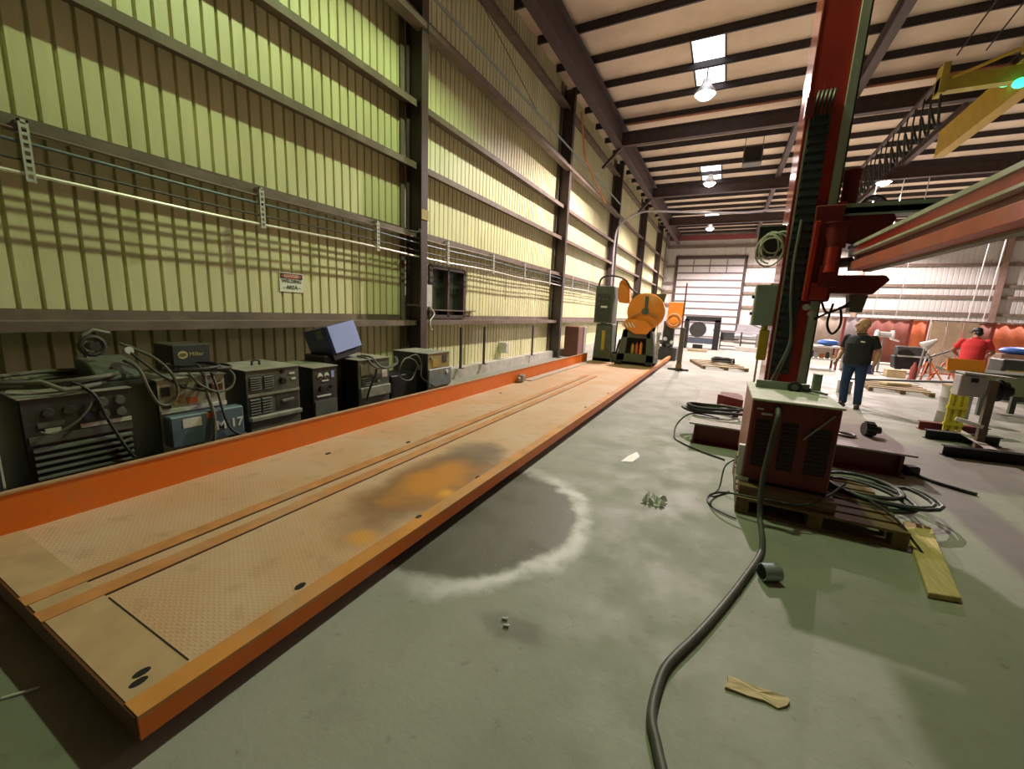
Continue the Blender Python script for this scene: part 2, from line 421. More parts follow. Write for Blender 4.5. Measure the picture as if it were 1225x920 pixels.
# far roll-up door in sections with a row of panes
t = thing('door_1', 'pale sectional overhead door with a row of window panes in the end wall', 'door', (DX0, YF, 0)); t['kind'] = 'structure'
m = MB(t); nsec = 11
for i in range(nsec):
    z0 = .02 + i * (DZ - .02) / nsec; z1 = .02 + (i + 1) * (DZ - .02) / nsec
    if i == nsec - 1 - 0:
        pass
    m.box(DX0 + .05, DX1 - .05, YF - .06, YF - .02, z0 + .03, z1 - .03)
m.build('door_panel', mat('door_section', (.60, .58, .60), .5, var=.05), t)
m = MB(t)
for i in range(nsec + 1):
    z0 = .02 + i * (DZ - .02) / nsec; m.box(DX0, DX1, YF - .09, YF - .015, z0 - .07, z0 + .07)
for k in range(5):
    xx = DX0 + k * (DX1 - DX0) / 4; m.box(xx - .04, xx + .04, YF - .085, YF - .015, DZ - 2 * DZ / nsec, DZ)
m.build('door_rib', mat('door_rib', (.16, .14, .15), .5), t)
m = MB(t); m.box(DX0 - .18, DX0, YF - .12, YF, 0, DZ + .15); m.box(DX1, DX1 + .18, YF - .12, YF, 0, DZ + .15); m.box(DX0 - .18, DX1 + .18, YF - .12, YF, DZ + .02, DZ + .25)
m.build('door_frame', M_beam, t)
# far wall girts and columns
for z in (2.85, 4.05, 4.82, 6.3, 8.0):
    for (xa, xb) in ((-5.5, DX0 - .2), (DX1 + .2, 9.0), (9.0, 16.7), (16.9, 23.8)):
        if z > DZ + .3 and xa == -5.5: xb = DX1 + .2
        m = MB((xa, YF - .12, z)); m.box(xa, xb, YF - .22, YF - .04, z - .10, z + .10); struct(m.build('wall_girt', M_girt))
for xx in (4.6, 9.0, 16.8):
    m = MB((xx, YF - .4, 0)); m.box(xx - .15, xx + .15, YF - .45, YF - .42, 0, ZR); m.box(xx - .15, xx + .15, YF - .27, YF - .24, 0, ZR); m.box(xx - .02, xx + .02, YF - .42, YF - .27, 0, ZR)
    struct(m.build('steel_column', mat('far_column', (.30, .20, .16), .6)))
m = MB((-5, YF - .3, 8.6)); m.box(-5.4, XR - .1, YF - .55, YF - .3, 8.55, 8.95); struct(m.build('header_beam', mat('red_oxide_beam', (.25, .06, .06), .6)))
# left wall columns (H sections) and girts
YC = (-1.2, 6.43, 14.1, 21.4, 28.8, 36.2)
for yc in YC:
    m = MB((-5.4, yc, 0))
    m.box(-5.27, -5.25, yc - .09, yc + .09, 0, 8.9); m.box(-5.62, -5.60, yc - .09, yc + .09, 0, 8.9); m.box(-5.60, -5.27, yc - .008, yc + .008, 0, 8.9)
    m.box(-5.62, -5.2, yc - .14, yc + .14, 0, .025)
    struct(m.build('steel_column', M_col))
GZ = (1.36, 3.02, 4.24, 5.28, 6.68, 8.35)
for i in range(len(YC)):
    y0 = YC[i] + .02; y1 = YC[i + 1] - .02 if i + 1 < len(YC) else YF - .1
    for z in GZ:
        m = MB((-5.5, y0, z)); d = .2 if z > 1.5 else .17
        xf = -5.39
        m.box(XW + .002, xf, y0, y1, z - .012, z)            # shelf flange
        m.box(xf - .012, xf, y0, y1, z - d * .55, z - .012)   # lip
        m.box(XW + .002, XW + .014, y0, y1, z - .012, z + .10)
        if abs(z - 6.68) < .01 and i < 3: m.box(xf - .01, -5.20, y0, y1, z - .30, z - .29); m.box(-5.21, -5.20, y0, y1, z - .29, z - .20); m.box(xf - .02, xf - .01, y0, y1, z - .30, z + .02)
        struct(m.build('wall_girt', M_girt))
    for yy in (y0 + .12, y1 - .12):
        m = MB((-5.55, yy, 0)); m.box(XW + .003, XW + .05, yy - .05, yy + .05, .3, ZR - .1); struct(m.build('trim_1', M_girt))
# concrete curb along the wall base
m = MB(); m.box(XW, -5.45, YN, YF, 0, .24); struct(m.build('baseboard_left', mat('curb_concrete', (.46, .44, .38), .8, var=.15)))
# eave girder
m = MB((-4.6, 0, 8.2)); m.box(-4.70, -4.40, YN, YF - .6, 8.97, 9.0); m.box(-4.56, -4.53, YN, YF - .6, 8.2, 8.97); m.box(-4.70, -4.40, YN, YF - .6, 8.17, 8.2)
struct(m.build('eave_beam', M_beam))
# roof purlins, each its own member
yy = 11.69 - 1.46 * 7
while yy < YF - .5:
    m = MB((-4.5, yy, 9)); m.box(-5.6, XR - .1, yy, yy + .012, 9.0, 9.199); m.box(-5.6, XR - .1, yy, yy + .07, 9.0, 9.012); m.box(-5.6, XR - .1, yy, yy + .07, 9.187, 9.199)
    struct(m.build('roof_purlin', M_purlin)); yy += 1.46
# cross girders
for yb in (2.0, 9.8, 17.6, 25.4, 33.2):
    m = MB((0, yb, 8.4)); x0, x1 = -4.5, XR - .2
    if yb > 12 or yb < 0:
        zt, zb = 8.72, 8.22
        m.box(x0, x1, yb - .12, yb + .12, zt - .025, zt); m.box(x0, x1, yb - .12, yb + .12, zb, zb + .025); m.box(x0, x1, yb - .01, yb + .01, zb + .025, zt - .025)
        struct(m.build('roof_girder', M_beam))
# long rafters carrying the purlins
for xr in (1.5, 6.2, 13.0):
    y0 = 17.75 if xr == 1.5 else 9
    m = MB((xr, 20, 8.8)); m.box(xr - .10, xr + .10, y0, YF - .6, 8.975, 8.995); m.box(xr - .10, xr + .10, y0, YF - .6, 8.725, 8.745); m.box(xr - .01, xr + .01, y0, YF - .6, 8.745, 8.975)
    struct(m.build('roof_rafter', M_beam))
m = MB((2.75, 12, 8.8)); m.box(2.63, 2.85, 9, 17.45, 8.975, 8.995); m.box(2.63, 2.85, 9, 17.45, 8.6, 8.62); m.box(2.73, 2.75, 9, 17.45, 8.62, 8.975)
struct(m.build('roof_rafter', M_beam))
# haunch braces at the eave
for yb in (17.6, 25.4):
    m = MB((-4.4, yb, 7.8)); m.bar((-5.2, yb, 7.5), (-4.5, yb, 8.2), .12, .10); struct(m.build('knee_brace', M_beam))
# sprinkler main on the first girder
m = MB((-3, 17.3, 8.85)); m.cyl((-4.3, 17.25, 8.86), (14, 17.25, 8.86), .035, n=10); tag(m.build('sprinkler_pipe', mat('rust_pipe', (.36, .15, .08), .6), smooth=True), 'rusty brown sprinkler pipe running under the roof along the nearest girder', 'pipe')
# seams of roof panels
# skylights
sky = [(-1.75, -.93, 13.25, 16.0, 'near'), (-2.02, -1.10, 24.0, 27.0, ''), (-2.25, -1.30, 34.0, 36.4, '')]
for i, (a, b, c, d, _) in enumerate(sky):
    t = thing('window_%d' % (i + 1), ['glowing white skylight panel nearest the red mast', 'second glowing skylight panel beyond the first roof girder', 'farthest glowing skylight panel near the end wall'][i], 'skylight', (a, c, ZR - .02)); t['kind'] = 'structure'
    m = MB(t); m.box(a, b, c, d, ZR - .012, ZR - .004); m.build('skylight_panel', M_sky, t)
    m = MB(t); m.box(a - .05, a, c, d, ZR - .03, ZR - .001); m.box(b, b + .05, c, d, ZR - .03, ZR - .001); m.build('skylight_frame', M_purlin, t)

# window in the left wall
t = thing('window_4', 'dark window with cluttered sill in the left wall behind the first column', 'window', (XW, WY0, WZ0)); t['kind'] = 'structure'
m = MB(t)
for (a, b, c, d) in ((WY0 - .05, WY0 + .05, WZ0, WZ1), (WY1 - .05, WY1 + .05, WZ0, WZ1), (WY0, WY1, WZ0 - .03, WZ0 + .05), (WY0, WY1, WZ1 - .05, WZ1 + .03), (7.74, 7.80, WZ0, WZ1)):
    m.box(XW - .12, XW + .06, a, b, c, d)
m.build('window_frame', M_col, t)
m = MB(t); m.box(XW - .10, XW - .09, WY0, WY1, WZ0, WZ1); m.build('pane', mat('dirty_window_pane', (.035, .05, .04), .12, var=.6, scale=4), t)
m = MB(t); m.box(XW - .1, XW + .10, WY0 - .1, WY1 + .45, WZ0 + .14, WZ0 + .165); m.build('sill_shelf', M_girt, t)

# conduits on the left wall
def ypipe(name, label, z, r, mt, y0=-1.5, y1=21, x=-5.33, sag=.012):
    pts = []; yy = y0
    while yy <= y1: pts.append((x, yy, z + sag * math.sin(yy * 1.6))); yy += .5
    m = MB((x, y0, z)); m.tube(pts, r, 8); return tag(m.build(name, mt, smooth=True), label, 'conduit')
ypipe('electrical_conduit', 'pale bright conduit, lowest of the pipes along the green wall', 2.575, .016, M_whitepipe)
ypipe('electrical_conduit', 'dark thin conduit just above the pale lowest pipe on the wall', 2.68, .011, M_darkpipe)
ypipe('electrical_conduit', 'blue grey conduit running midway up the wall brackets', 2.82, .015, M_bluepipe)
ypipe('electrical_conduit', 'brown conduit tucked under the wall girt, topmost of the four', 2.91, .014, mat('brown_conduit', (.17, .10, .07), .5))
ys = (1.4, 3.36, 5.3, 7.27, 9.18, 11.0, 12.93, 15.2, 17.3, 19.3)
wh = ('nearest the camera, at the picture edge', 'above and before the danger sign', 'next before the first steel column', 'just past the first steel column', 'second past the first steel column', 'third past the first steel column', 'just before the second steel column', 'just past the second steel column', 'second past the second steel column', 'closest to the orange band saw')
for yy, w in zip(ys, wh):
    m = MB((-5.33, yy, 2.5))
    m.box(-5.300, -5.294, yy - .03, yy - .015, 2.52, 3.0); m.box(-5.300, -5.294, yy + .015, yy + .03, 2.52, 3.0)
    for k in range(8): z = 2.52 + k * .06; m.box(-5.300, -5.294, yy - .015, yy + .015, z, z + .025)
    m.box(-5.39, -5.294, yy - .03, yy + .03, 2.98, 3.0)
    m.box(-5.312, -5.300, yy - .03, yy - .026, 2.52, 3.0); m.box(-5.312, -5.300, yy + .026, yy + .03, 2.52, 3.0)
    tag(m.build('strut_bracket', M_galv), 'slotted galvanised strut bracket ' + w, 'bracket', 'strut brackets along the left wall')
# pipe rail and cable high in the second bay
m = MB((-5.25, 6, 7)); m.tube([(-5.25, 6.5, 7.0), (-5.25, 21.3, 7.0)], .03, 8)
tag(m.build('wall_pipe', M_palegreen, smooth=True), 'green grey pipe running high along the wall past the first column', 'pipe')
cable('drop_cable', 'thin dark cable hanging slanted across the upper wall', [(-5.3, 7.6, 8.1), (-5.28, 9.3, 7.6), (-5.27, 11.2, 7.03)], .008, M_darkpipe)
# vertical conduit on first column
cable('column_conduit', 'dark conduit dropping down the side of the first steel column', [(-5.30, 6.05, 2.98), (-5.24, 6.22, 2.98), (-5.22, 6.28, 2.95), (-5.22, 6.28, 1.75), (-5.28, 6.2, 1.66), (-5.34, 6.05, 1.66)], .02, M_darkpipe, 'conduit', 4)
m = MB((-5.2, 6.43, 3.3)); m.box(-5.245, -5.235, 6.33, 6.53, 3.24, 3.42); tag(m.build('tag_plate', mat('tan_tag', (.40, .30, .12), .6)), 'tan band plate on the first steel column', 'plate')
# electrical box by window with cable
t = thing('switch_box', 'pale grey electrical switch box on the wall just past the first column', 'box', (-5.5, 6.8, 1.65))
m = MB(t); m.box(-5.69, -5.44, 6.72, 6.92, 1.62, 2.08); m.build('box_body', mat('pale_grey_box', (.42, .48, .48), .5), t, bevel=.01)
m = MB(t); m.box(-5.44, -5.43, 6.735, 6.905, 1.64, 2.06); m.build('cover', M_galv, t)
cable('power_cable', 'white cable hanging below the wall switch box to the girt', [(-5.45, 6.85, 1.64), (-5.40, 6.95, 1.5), (-5.38, 6.80, 1.36), (-5.36, 6.78, 1.22), (-5.36, 6.84, 1.17)], .014, M_whitepipe)
m = MB((-5.5, 10.4, .45)); m.box(-5.69, -5.46, 10.3, 10.52, .42, .72); m.box(-5.46, -5.45, 10.32, 10.50, .44, .70)
tag(m.build('outlet_box', M_paleg2, bevel=.01), 'small pale outlet box low on the ribbed wall past the window', 'box')
for yy, w in ((7.95, 'nearest the window'), (9.0, 'second from the window'), (12.0, 'closer to the second steel column')):
    m = MB((-5.4, yy, 0)); m.box(-5.42, -5.37, yy - .025, yy + .025, 0.24, 1.2); m.box(-5.42, -5.3, yy - .05, yy + .05, .24, .25)
    tag(m.build('wall_post', M_col), 'short dark steel post standing below the girt, ' + w, 'post', 'posts below the lowest girt')
# brown cabinet past second column
t = thing('wall_cabinet', 'rusty brown box standing on the floor just past the second steel column', 'cabinet', (-5.0, 14.9, 0))
m = MB(t); m.box(-5.3, -4.75, 14.7, 15.3, .02, 1.15); m.build('body', mat('rust_brown', (.16, .06, .04), .6), t, bevel=.02)
m = MB(t); m.box(-5.3, -4.72, 15.3, 15.6, .05, 1.12); m.build('back_half', M_steel, t, bevel=.01)
# danger sign
t = thing('danger_sign', 'small white DANGER welding area sign screwed to the green wall', 'sign', (XW + .015, 3.97, 1.9))
rs = (PI / 2, 0, PI / 2)
m = MB(t); m.box(XW + .004, XW + .012, 3.79, 4.16, 1.76, 2.03); m.build('sign_plate', M_cream_sign, t)
m = MB(t); m.box(XW + .012, XW + .0135, 3.80, 4.15, 1.945, 2.02); m.build('header', M_ink, t)
m = MB(t); m.prism([(3.975 + .155 * math.cos(a * PI / 12), 1.983 + .031 * math.sin(a * PI / 12)) for a in range(24)], 'x', XW + .0135, XW + .015); m.build('oval', mat('sign_red', (.55, .10, .05), .5), t)
X0 = .002 + .0
text('word', 'DANGER', .056, M_cream_sign, (.002, .005, .083), rs, t, .0008)
text('word', 'WELDING', .068, M_ink, (0, .005, .012), rs, t, .001, .001)
text('word', '- AREA -', .074, M_ink, (0, .005, -.075), rs, t, .001, .001)

# ------------------------------------------------------------------ lamps
def lamp(x, y, z, power, colr, label, cone=140, blend=.45):
    t = thing('high_bay_lamp', label, 'lamp', (x, y, z), group=None)
    m = MB(t); m.lathe([(.04, .42), (.10, .40), (.13, .28), (.16, .22), (.30, .02), (.31, -.02), (.295, -.02), (.28, .02), (.15, .20), (.05, .24)], (x, y, z), 24)
    m.build('reflector', mat('lamp_reflector', (.6, .6, .62), .35, .5), t, smooth=True)
    m = MB(t); m.cyl((x, y, z + .42), (x, y, 9.2), .02, n=8); m.build('stem', M_purlin, t)
    m = MB(t); m.ell((x, y, z - .02), (.24, .24, .15), 20, 8); o = m.build('lens', M_lamp, t, smooth=True); o.visible_shadow = True
    ld = bpy.data.lights.new('lamp_light', 'SPOT'); ld.energy = power; ld.color = colr; ld.shadow_soft_size = .12
    ld.spot_size = math.radians(cone); ld.spot_blend = blend
    lo = bpy.data.objects.new('lamp_light', ld); COL.objects.link(lo); lo.location = (x, y, z - .32)
    return t
GP = 1020; WP = 1.0
WHT = (1, .83, .80); GRN = (.75, 1, .48)
lamp(-1.38, 15.0, 8.45, 5000 * WP, WHT, 'high bay lamp glowing brightest below the nearest skylight', 146, .35)
lamp(-1.53, 24.3, 8.45, 4500 * WP, WHT, 'high bay lamp glowing under the second skylight')
lamp(-1.85, 36.0, 8.45, 4500 * WP, WHT, 'farthest high bay lamp in line before the end door')
lamp(6.0, 26.8, 8.5, 6000 * WP, WHT, 'high bay lamp glowing above the red boom carriage')
lamp(-1.4, 5.5, 8.5, GP, GRN, 'high bay lamp over the near end of the orange platform', 138, .25)
lamp(7.0, 36.0, 8.45, 9000 * WP, WHT, 'high bay lamp over the far end of the welding bays', 165, .2)
lamp(14.0, 27, 8.45, 5000 * WP, WHT, 'high bay lamp over the hall beyond the crane')

# ------------------------------------------------------------------ steel platform
t = thing('steel_platform', 'long low orange-edged steel platform with dusty tread plate lying along the wall', 'platform', (-2.67, .5, .18))
PY0, PY1, PXL, PXR, PZ = .5, 13.75, -3.68, -1.66, .18
m = MB(t); m.box(PXL, PXR - .09, PY0 + .02, PY1, PZ - .012, PZ); m.build('deck_plate', M_deck, t)
m = MB(t); m.box(PXL, PXR - .10, PY0, PY0 + .20, PZ, PZ + .004); m.build('end_plate', mat('smooth_dusty_plate', (.50, .34, .19), .6, var=.15), t)
m = MB(t); m.box(PXR - .10, PXR, PY0 - .005, PY1 + 3, PZ - .01, PZ + .006); m.build('rim_flange', mat('worn_rim', (.62, .26, .06), .5, var=.2, scale=3, dirt=(.50, .33, .20), dirt_amt=.8, dscale=1.2), t)
m = MB(t); m.box(PXR - .014, PXR, PY0 - .005, PY1 + 3, PZ - .085, PZ - .01); m.box(PXR - .08, PXR, PY0 - .005, PY1 + 3, PZ - .095, PZ - .085); m.build('side_channel', M_orange, t)
m = MB(t); m.box(PXL, PXR - .014, PY0 - .012, PY0, PZ - .09, PZ + .001); m.build('end_channel', mat('shaded_rusty_end', (.13, .045, .018), .5), t)  # rust brown darkened: the shade on this end face is in the colour
m = MB(t); m.box(PXL - .012, PXL, PY0 - .6, 12.4, PZ - .03, .43); m.build('side_rail', M_orange, t)
m = MB(t); m.box(PXL - .04, PXL + .008, PY0 - .6, 12.4, .43, .442); m.build('rail_lip', M_lip, t)
M_strip = mat('worn_orange_strip', (.55, .24, .08), .55, var=.2, scale=6, dirt=(.5, .36, .24), dirt_amt=.8, dscale=1.3)
for xs in (-2.84, -2.64):
    m = MB(t); m.box(xs, xs + .10, PY0 - .01, 9.5, PZ, PZ + .008); m.box(xs + .10, xs + .108, PY0 + .2, 9.5, PZ, PZ + .003, 1)
    m.build('welded_strip', [M_strip, M_black], t)
m = MB(t); m.box(-2.5, -1.78, .70, .706, PZ, PZ + .0055); m.build('plate_joint', M_black, t)
for (hx, hy) in ((-1.865, .585), (-1.825, .56), (-1.80, 1.22), (-1.77, 2.92), (-1.75, 2.1), (-1.80, 6.2), (-1.79, 7.6), (-2.9, 3.3), (-3.3, 2.6), (-3.4, 6.3)):
    m = MB(t); m.prism([(hx + .018 * math.cos(a * PI / 6), hy + .030 * math.sin(a * PI / 6)) for a in range(12)], 'z', PZ, PZ + (.0065 if hx > -1.77 else .005)); m.build('bolt_hole', M_black, t)
for yy in (1.2, 3.2, 5.2, 7.2, 9.2, 11.2, 13.2):
    m = MB(t); m.box(PXL + .05, PXR - .12, yy, yy + .06, 0, PZ - .012); m.build('cross_bearer', M_black, t)
m = MB((-3.6, 7.6, .18)); m.obox((-3.62, 7.62, .26), (.10, .22, .14), Matrix.Rotation(.2, 3, 'Z')); m.cyl((-3.62, 7.5, .25), (-3.62, 7.42, .25), .05, n=12)
tag(m.build('grey_block', M_steel, bevel=.01), 'small grey steel clamp resting against the orange rail on the platform', 'clamp')
m = MB((-3.55, 10.0, .18)); m.box(-3.66, -3.48, 7.8, 12.2, .181, .20); tag(m.build('flat_bar', mat('pale_flat_bar', (.5, .42, .34), .6)), 'long pale flat bar lying on the platform along the rail', 'bar')

# ------------------------------------------------------------------ welding machines behind the rail
FX = -4.1
def knob(t, y, z, r, mt=None, x=FX, d=.03, name='knob'):
    m = MB(t); m.cyl((x - .004, y, z), (x + d, y, z), r, r * .85, 14); return m.build(name, mt or M_black, t, smooth=True)
def plate(t, name, y0, y1, z0, z1, mt, x=FX, d=.008, bev=0):
    m = MB(t); m.box(x - .006, x + d, y0, y1, z0, z1); return m.build(name, mt, t, bevel=bev)
def grille(t, y0, y1, z0, z1, n, mt=None, x=FX, d=.018, name='vent_grille', back=None):
    m = MB(t); m.box(x - .004, x + .004, y0, y1, z0, z1, 1); h = (z1 - z0) / n
    for i in range(n): m.prism([(x + .004, z0 + i * h + .1 * h), (x + d, z0 + i * h + .2 * h), (x + d * .8, z0 + i * h + .45 * h), (x + .004, z0 + i * h + .75 * h)], 'y', y0, y1, 0)
    return m.build(name, [mt or M_vent, back or M_black], t)
def welder(label, y0, y1, zt, side, front, depth=.60, zb=.10, top=None, lid_over=.015):
    t = thing('welding_machine', label, 'welding machine', (FX - depth / 2, (y0 + y1) / 2, 0), group='welding machines lined up behind the orange rail')
    m = MB(t); m.box(FX - depth, FX - .008, y0, y1, zb, zt - .012); m.build('cabinet', side, t, bevel=.008)
    m = MB(t); m.box(FX - depth - lid_over, FX + lid_over, y0 - lid_over * .6, y1 + lid_over * .6, zt - .012, zt); m.build('lid', top or M_topg, t, bevel=.004)
    m = MB(t); m.box(FX - .01, FX, y0 + .008, y1 - .008, zb + .2, zt - .014); m.build('front_panel', front, t)
    for yy in (y0 + .06, y1 - .06):
        m = MB(t); m.box(FX - depth + .03, FX - .03, yy - .03, yy + .03, 0, zb); m.build('skid', M_black, t)
    return t
# machine at the frame edge
w = welder('welding machine cut off by the picture edge, nearest the camera', .22, .74, .93, M_dark, M_panel_d, .6)
plate(w, 'upper_panel', .27, .70, .72, .88, mat('teal_grey_panel', (.12, .16, .13), .5)); plate(w, 'ledge', .24, .73, .48, .52, M_front, d=.03); knob(w, .40, .62, .03); knob(w, .55, .62, .03)
grille(w, .26, .70, .30, .46, 4)
# dark machine with gauges and five louvres
w = welder('dark welding machine with louvred lower front and coiled cable on top', .86, 1.44, .92, M_dark, M_panel_d, .62)
for yy in (.99, 1.09): knob(w, yy, .80, .035, M_panel_d, d=.012, name='gauge')
plate(w, 'name_plate', .93, 1.06, .70, .735, M_front); plate(w, 'name_plate', .96, 1.04, .66, .69, M_label)
for yy in (1.27, 1.37):
    for zz in (.83, .74): knob(w, yy, zz, .036, M_front, d=.03)
plate(w, 'rating_strip', 1.14, 1.43, .655, .685, M_label); plate(w, 'trim_strip', .88, 1.43, .59, .645, M_front, d=.012)
grille(w, .89, 1.42, .33, .575, 5, M_vent, d=.024); knob(w, 1.18, .74, .03, M_bluedk)
# cream and blue machine
w = welder('cream fronted welding machine with blue lower panel painted M 17', 1.61, 2.14, .95, M_dark, M_cream, .62)
plate(w, 'trim_strip', 1.62, 2.13, .655, .69, M_label, d=.02)
plate(w, 'rating_label', 1.72, 1.80, .72, .79, M_yellowp); plate(w, 'warning_label', 1.82, 1.90, .715, .765, M_redlab); plate(w, 'receptacle', 2.0, 2.11, .78, .87, mat('dark_red_socket', (.16, .05, .03), .5), d=.025, bev=.01)
plate(w, 'meter', 1.64, 1.70, .80, .88, M_black); plate(w, 'meter', 1.64, 1.70, .70, .745, M_black); knob(w, 1.93, .86, .025); knob(w, 1.80, .87, .022)
m = MB(w); m.box(FX, FX + .12, 1.63, 2.22, .37, .64); lp = m.build('lower_panel', M_blueg, w, bevel=.012)
plate(w, 'white_sticker', 1.72, 1.86, .53, .61, M_label, FX + .12, .003); plate(w, 'orange_label', 1.90, 1.98, .58, .63, M_redlab, FX + .12, .003)
c = w.location
text('painted_mark', 'M 17', .115, M_white, (FX + .122 - c.x, 2.09 - c.y, .49), rs, w, .0008, .003)
# grey machine
w = welder('grey fronted welding machine with lifting eye on its lid', 2.32, 2.90, .95, M_navy, M_front, .62)
grille(w, 2.36, 2.47, .74, .88, 6); grille(w, 2.50, 2.60, .74, .88, 6); knob(w, 2.70, .80, .036, d=.035); knob(w, 2.70, .90, .022)
plate(w, 'white_mark', 2.78, 2.84, .86, .88, M_label); plate(w, 'white_mark', 2.80, 2.85, .80, .82, M_label)
plate(w, 'trim_strip', 2.33, 2.89, .675, .70, M_topg, d=.012)
grille(w, 2.35, 2.45, .49, .66, 6); grille(w, 2.47, 2.57, .49, .66, 6)
plate(w, 'recess', 2.62, 2.87, .49, .665, M_panel_d, d=.004); m = MB(w); m.bar((FX + .02, 2.68, .585), (FX + .03, 2.80, .60), .03, .02); m.build('latch_handle', M_topg, w)
plate(w, 'lower_ledge', 2.33, 2.89, .425, .475, M_topg, d=.05, bev=.01); plate(w, 'lower_panel', 2.34, 2.88, .31, .42, M_front, d=.02)
m = MB(w); m.tube([(-4.38, 2.56, .95), (-4.38, 2.56, .99), (-4.38, 2.60, 1.01), (-4.38, 2.64, .99), (-4.38, 2.64, .95)], .012, 8); m.build('lifting_eye', M_panel_d, w, smooth=True)
# narrow machine
w = welder('narrow dark welding machine with two white gauges', 3.06, 3.40, .90, M_dark, M_panel_d, .62)
for yy in (3.16, 3.25): knob(w, yy, .79, .038, M_label, d=.008, name='gauge'); 
for yy in (3.16, 3.25): plate(w, 'gauge_mask', yy - .022, yy + .022, .765, .79, M_black, FX + .008, .003)
plate(w, 'blue_label', 3.31, 3.35, .76, .84, M_bluebox); plate(w, 'name_plate', 3.18, 3.27, .725, .74, M_label)
knob(w, 3.17, .64, .035, d=.03); knob(w, 3.30, .65, .02); plate(w, 'text_plate', 3.11, 3.30, .545, .565, M_label); plate(w, 'lower_panel', 3.08, 3.38, .30, .50, M_front, d=.012)
# machine with white sticker
w = welder('grey welding machine with white sticker and cables over its front', 3.72, 4.28, .93, M_dark, M_front, .66)
plate(w, 'white_sticker', 4.13, 4.23, .66, .76, M_white); plate(w, 'control_panel', 3.76, 4.10, .72, .86, mat('tan_grey_panel', (.22, .22, .15), .55), d=.012); plate(w, 'lower_ledge', 3.73, 4.27, .42, .56, M_topg, d=.04, bev=.01); knob(w, 4.05, .62, .02, M_topg); grille(w, 3.78, 3.98, .58, .69, 4)
# last machine
w = welder('navy sided welding machine with tan upper front, last in the row', 5.12, 5.70, .91, M_navy, M_yellowp, .72)
plate(w, 'dark_meter', 5.50, 5.62, .74, .86, M_panel_d); plate(w, 'tan_label', 5.24, 5.38, .68, .80, mat('ochre_label', (.45, .30, .06), .6)); knob(w, 5.2, .83, .03, M_topg)
m = MB(w); m.box(FX, FX + .04, 5.11, 5.71, .36, .655); m.build('lower_panel', M_greyblue, w, bevel=.01)
knob(w, 5.58, .585, .035, mat('white_knob', (.85, .85, .82), .4), FX + .04, .015); plate(w, 'orange_label', 5.36, 5.44, .58, .62, M_yellowp, FX + .04, .003)
m = MB(w); m.box(-4.30, -4.22, 5.116, 5.12, .63, .72); m.build('side_label', mat('blue_grey_label', (.3, .33, .4), .5), w)

# box with logo resting on the cream machine
t = thing('wire_feeder_case', 'dark case with gold oval logo lying on the cream welding machine', 'case', (-4.5, 1.98, .95))
m = MB(t); m.box(-4.70, -4.36, 1.86, 2.16, .955, 1.20); m.build('case_body', M_dark, t, bevel=.006)
m = MB(t); m.box(-4.36, -4.354, 1.862, 2.158, .96, 1.195); m.build('case_front', mat('charcoal_front', (.055, .06, .062), .5), t)
m = MB(t); m.prism([(1.935 + .040 * math.cos(a * PI / 14), 1.11 + .036 * math.sin(a * PI / 14)) for a in range(28)], 'x', -4.354, -4.352); m.build('logo_oval', M_gold, t)
m = MB(t); m.prism([(1.935 + .027 * math.cos(a * PI / 14), 1.11 + .017 * math.sin(a * PI / 14)) for a in range(28)], 'x', -4.352, -4.350); m.build('logo_bar', mat('dark_gold', (.16, .14, .05), .5), t)
text('logo_word', 'Miller', .052, M_gold, (-4.352 + 4.5, 2.045 - 1.98, 1.112 - .95), rs, t, .0008)
# wire feeder heap
t = thing('wire_feeder', 'grey wire feeder with open spool standing behind the coiled cable', 'wire feeder', (-4.5, 1.42, .95))
m = MB(t); m.prism([(-4.62, .955), (-4.22, .955), (-4.22, .99), (-4.36, 1.08), (-4.62, 1.12)], 'y', 1.30, 1.60); m.build('housing', mat('dull_green_grey', (.085, .10, .075), .6), t, bevel=.01)
m = MB(t); m.torus((-4.42, 1.36, 1.22), .07, .018, Matrix.Rotation(PI / 2, 3, 'Y')); m.cyl((-4.46, 1.36, 1.22), (-4.36, 1.36, 1.22), .035, n=14); m.build('spool', M_panel_d, t, smooth=True)
m = MB(t); m.tube([(-4.5, 1.34, 1.12), (-4.5, 1.34, 1.30), (-4.5, 1.40, 1.34), (-4.5, 1.50, 1.31)], .014, 8); m.build('handle', M_topg, t, smooth=True)
m = MB(t); m.cyl((-4.3, 1.52, 1.17), (-4.24, 1.52, 1.19), .03, n=12); m.build('connector', M_galv, t, smooth=True)
m = MB(t); m.box(-4.66, -4.16, 1.2, 1.70, .925, .955); m.build('base_tray', M_panel_d, t)
# blue box leaning on the machines
t = thing('blue_power_box', 'blue box with lavender front tilted on the machines below the girt', 'box', (-4.45, 3.78, .97), (.20, -.22, 0))
m = MB((0, 0, 0)); m.box(-.25, .16, -.26, .22, .045, .40); m.build('shell', M_bluedk, t, bevel=.01)
m = MB((0, 0, 0)); m.box(.16, .172, -.22, .215, .05, .395); m.build('front_plate', M_bluebox, t)
m = MB((0, 0, 0)); m.box(-.02, .10, -.266, -.26, .26, .37); m.build('side_plate', M_front, t)
m = MB((0, 0, 0)); m.box(-.24, .14, -.25, .20, -.03, .045); m.build('base', M_black, t)
m = MB((-4.5, 3.5, .9)); m.box(-4.72, -4.35, 3.42, 3.70, .0, .98); tag(m.build('support_cabinet', M_black, bevel=.01), 'black cabinet standing between the narrow and the stickered machine', 'cabinet')

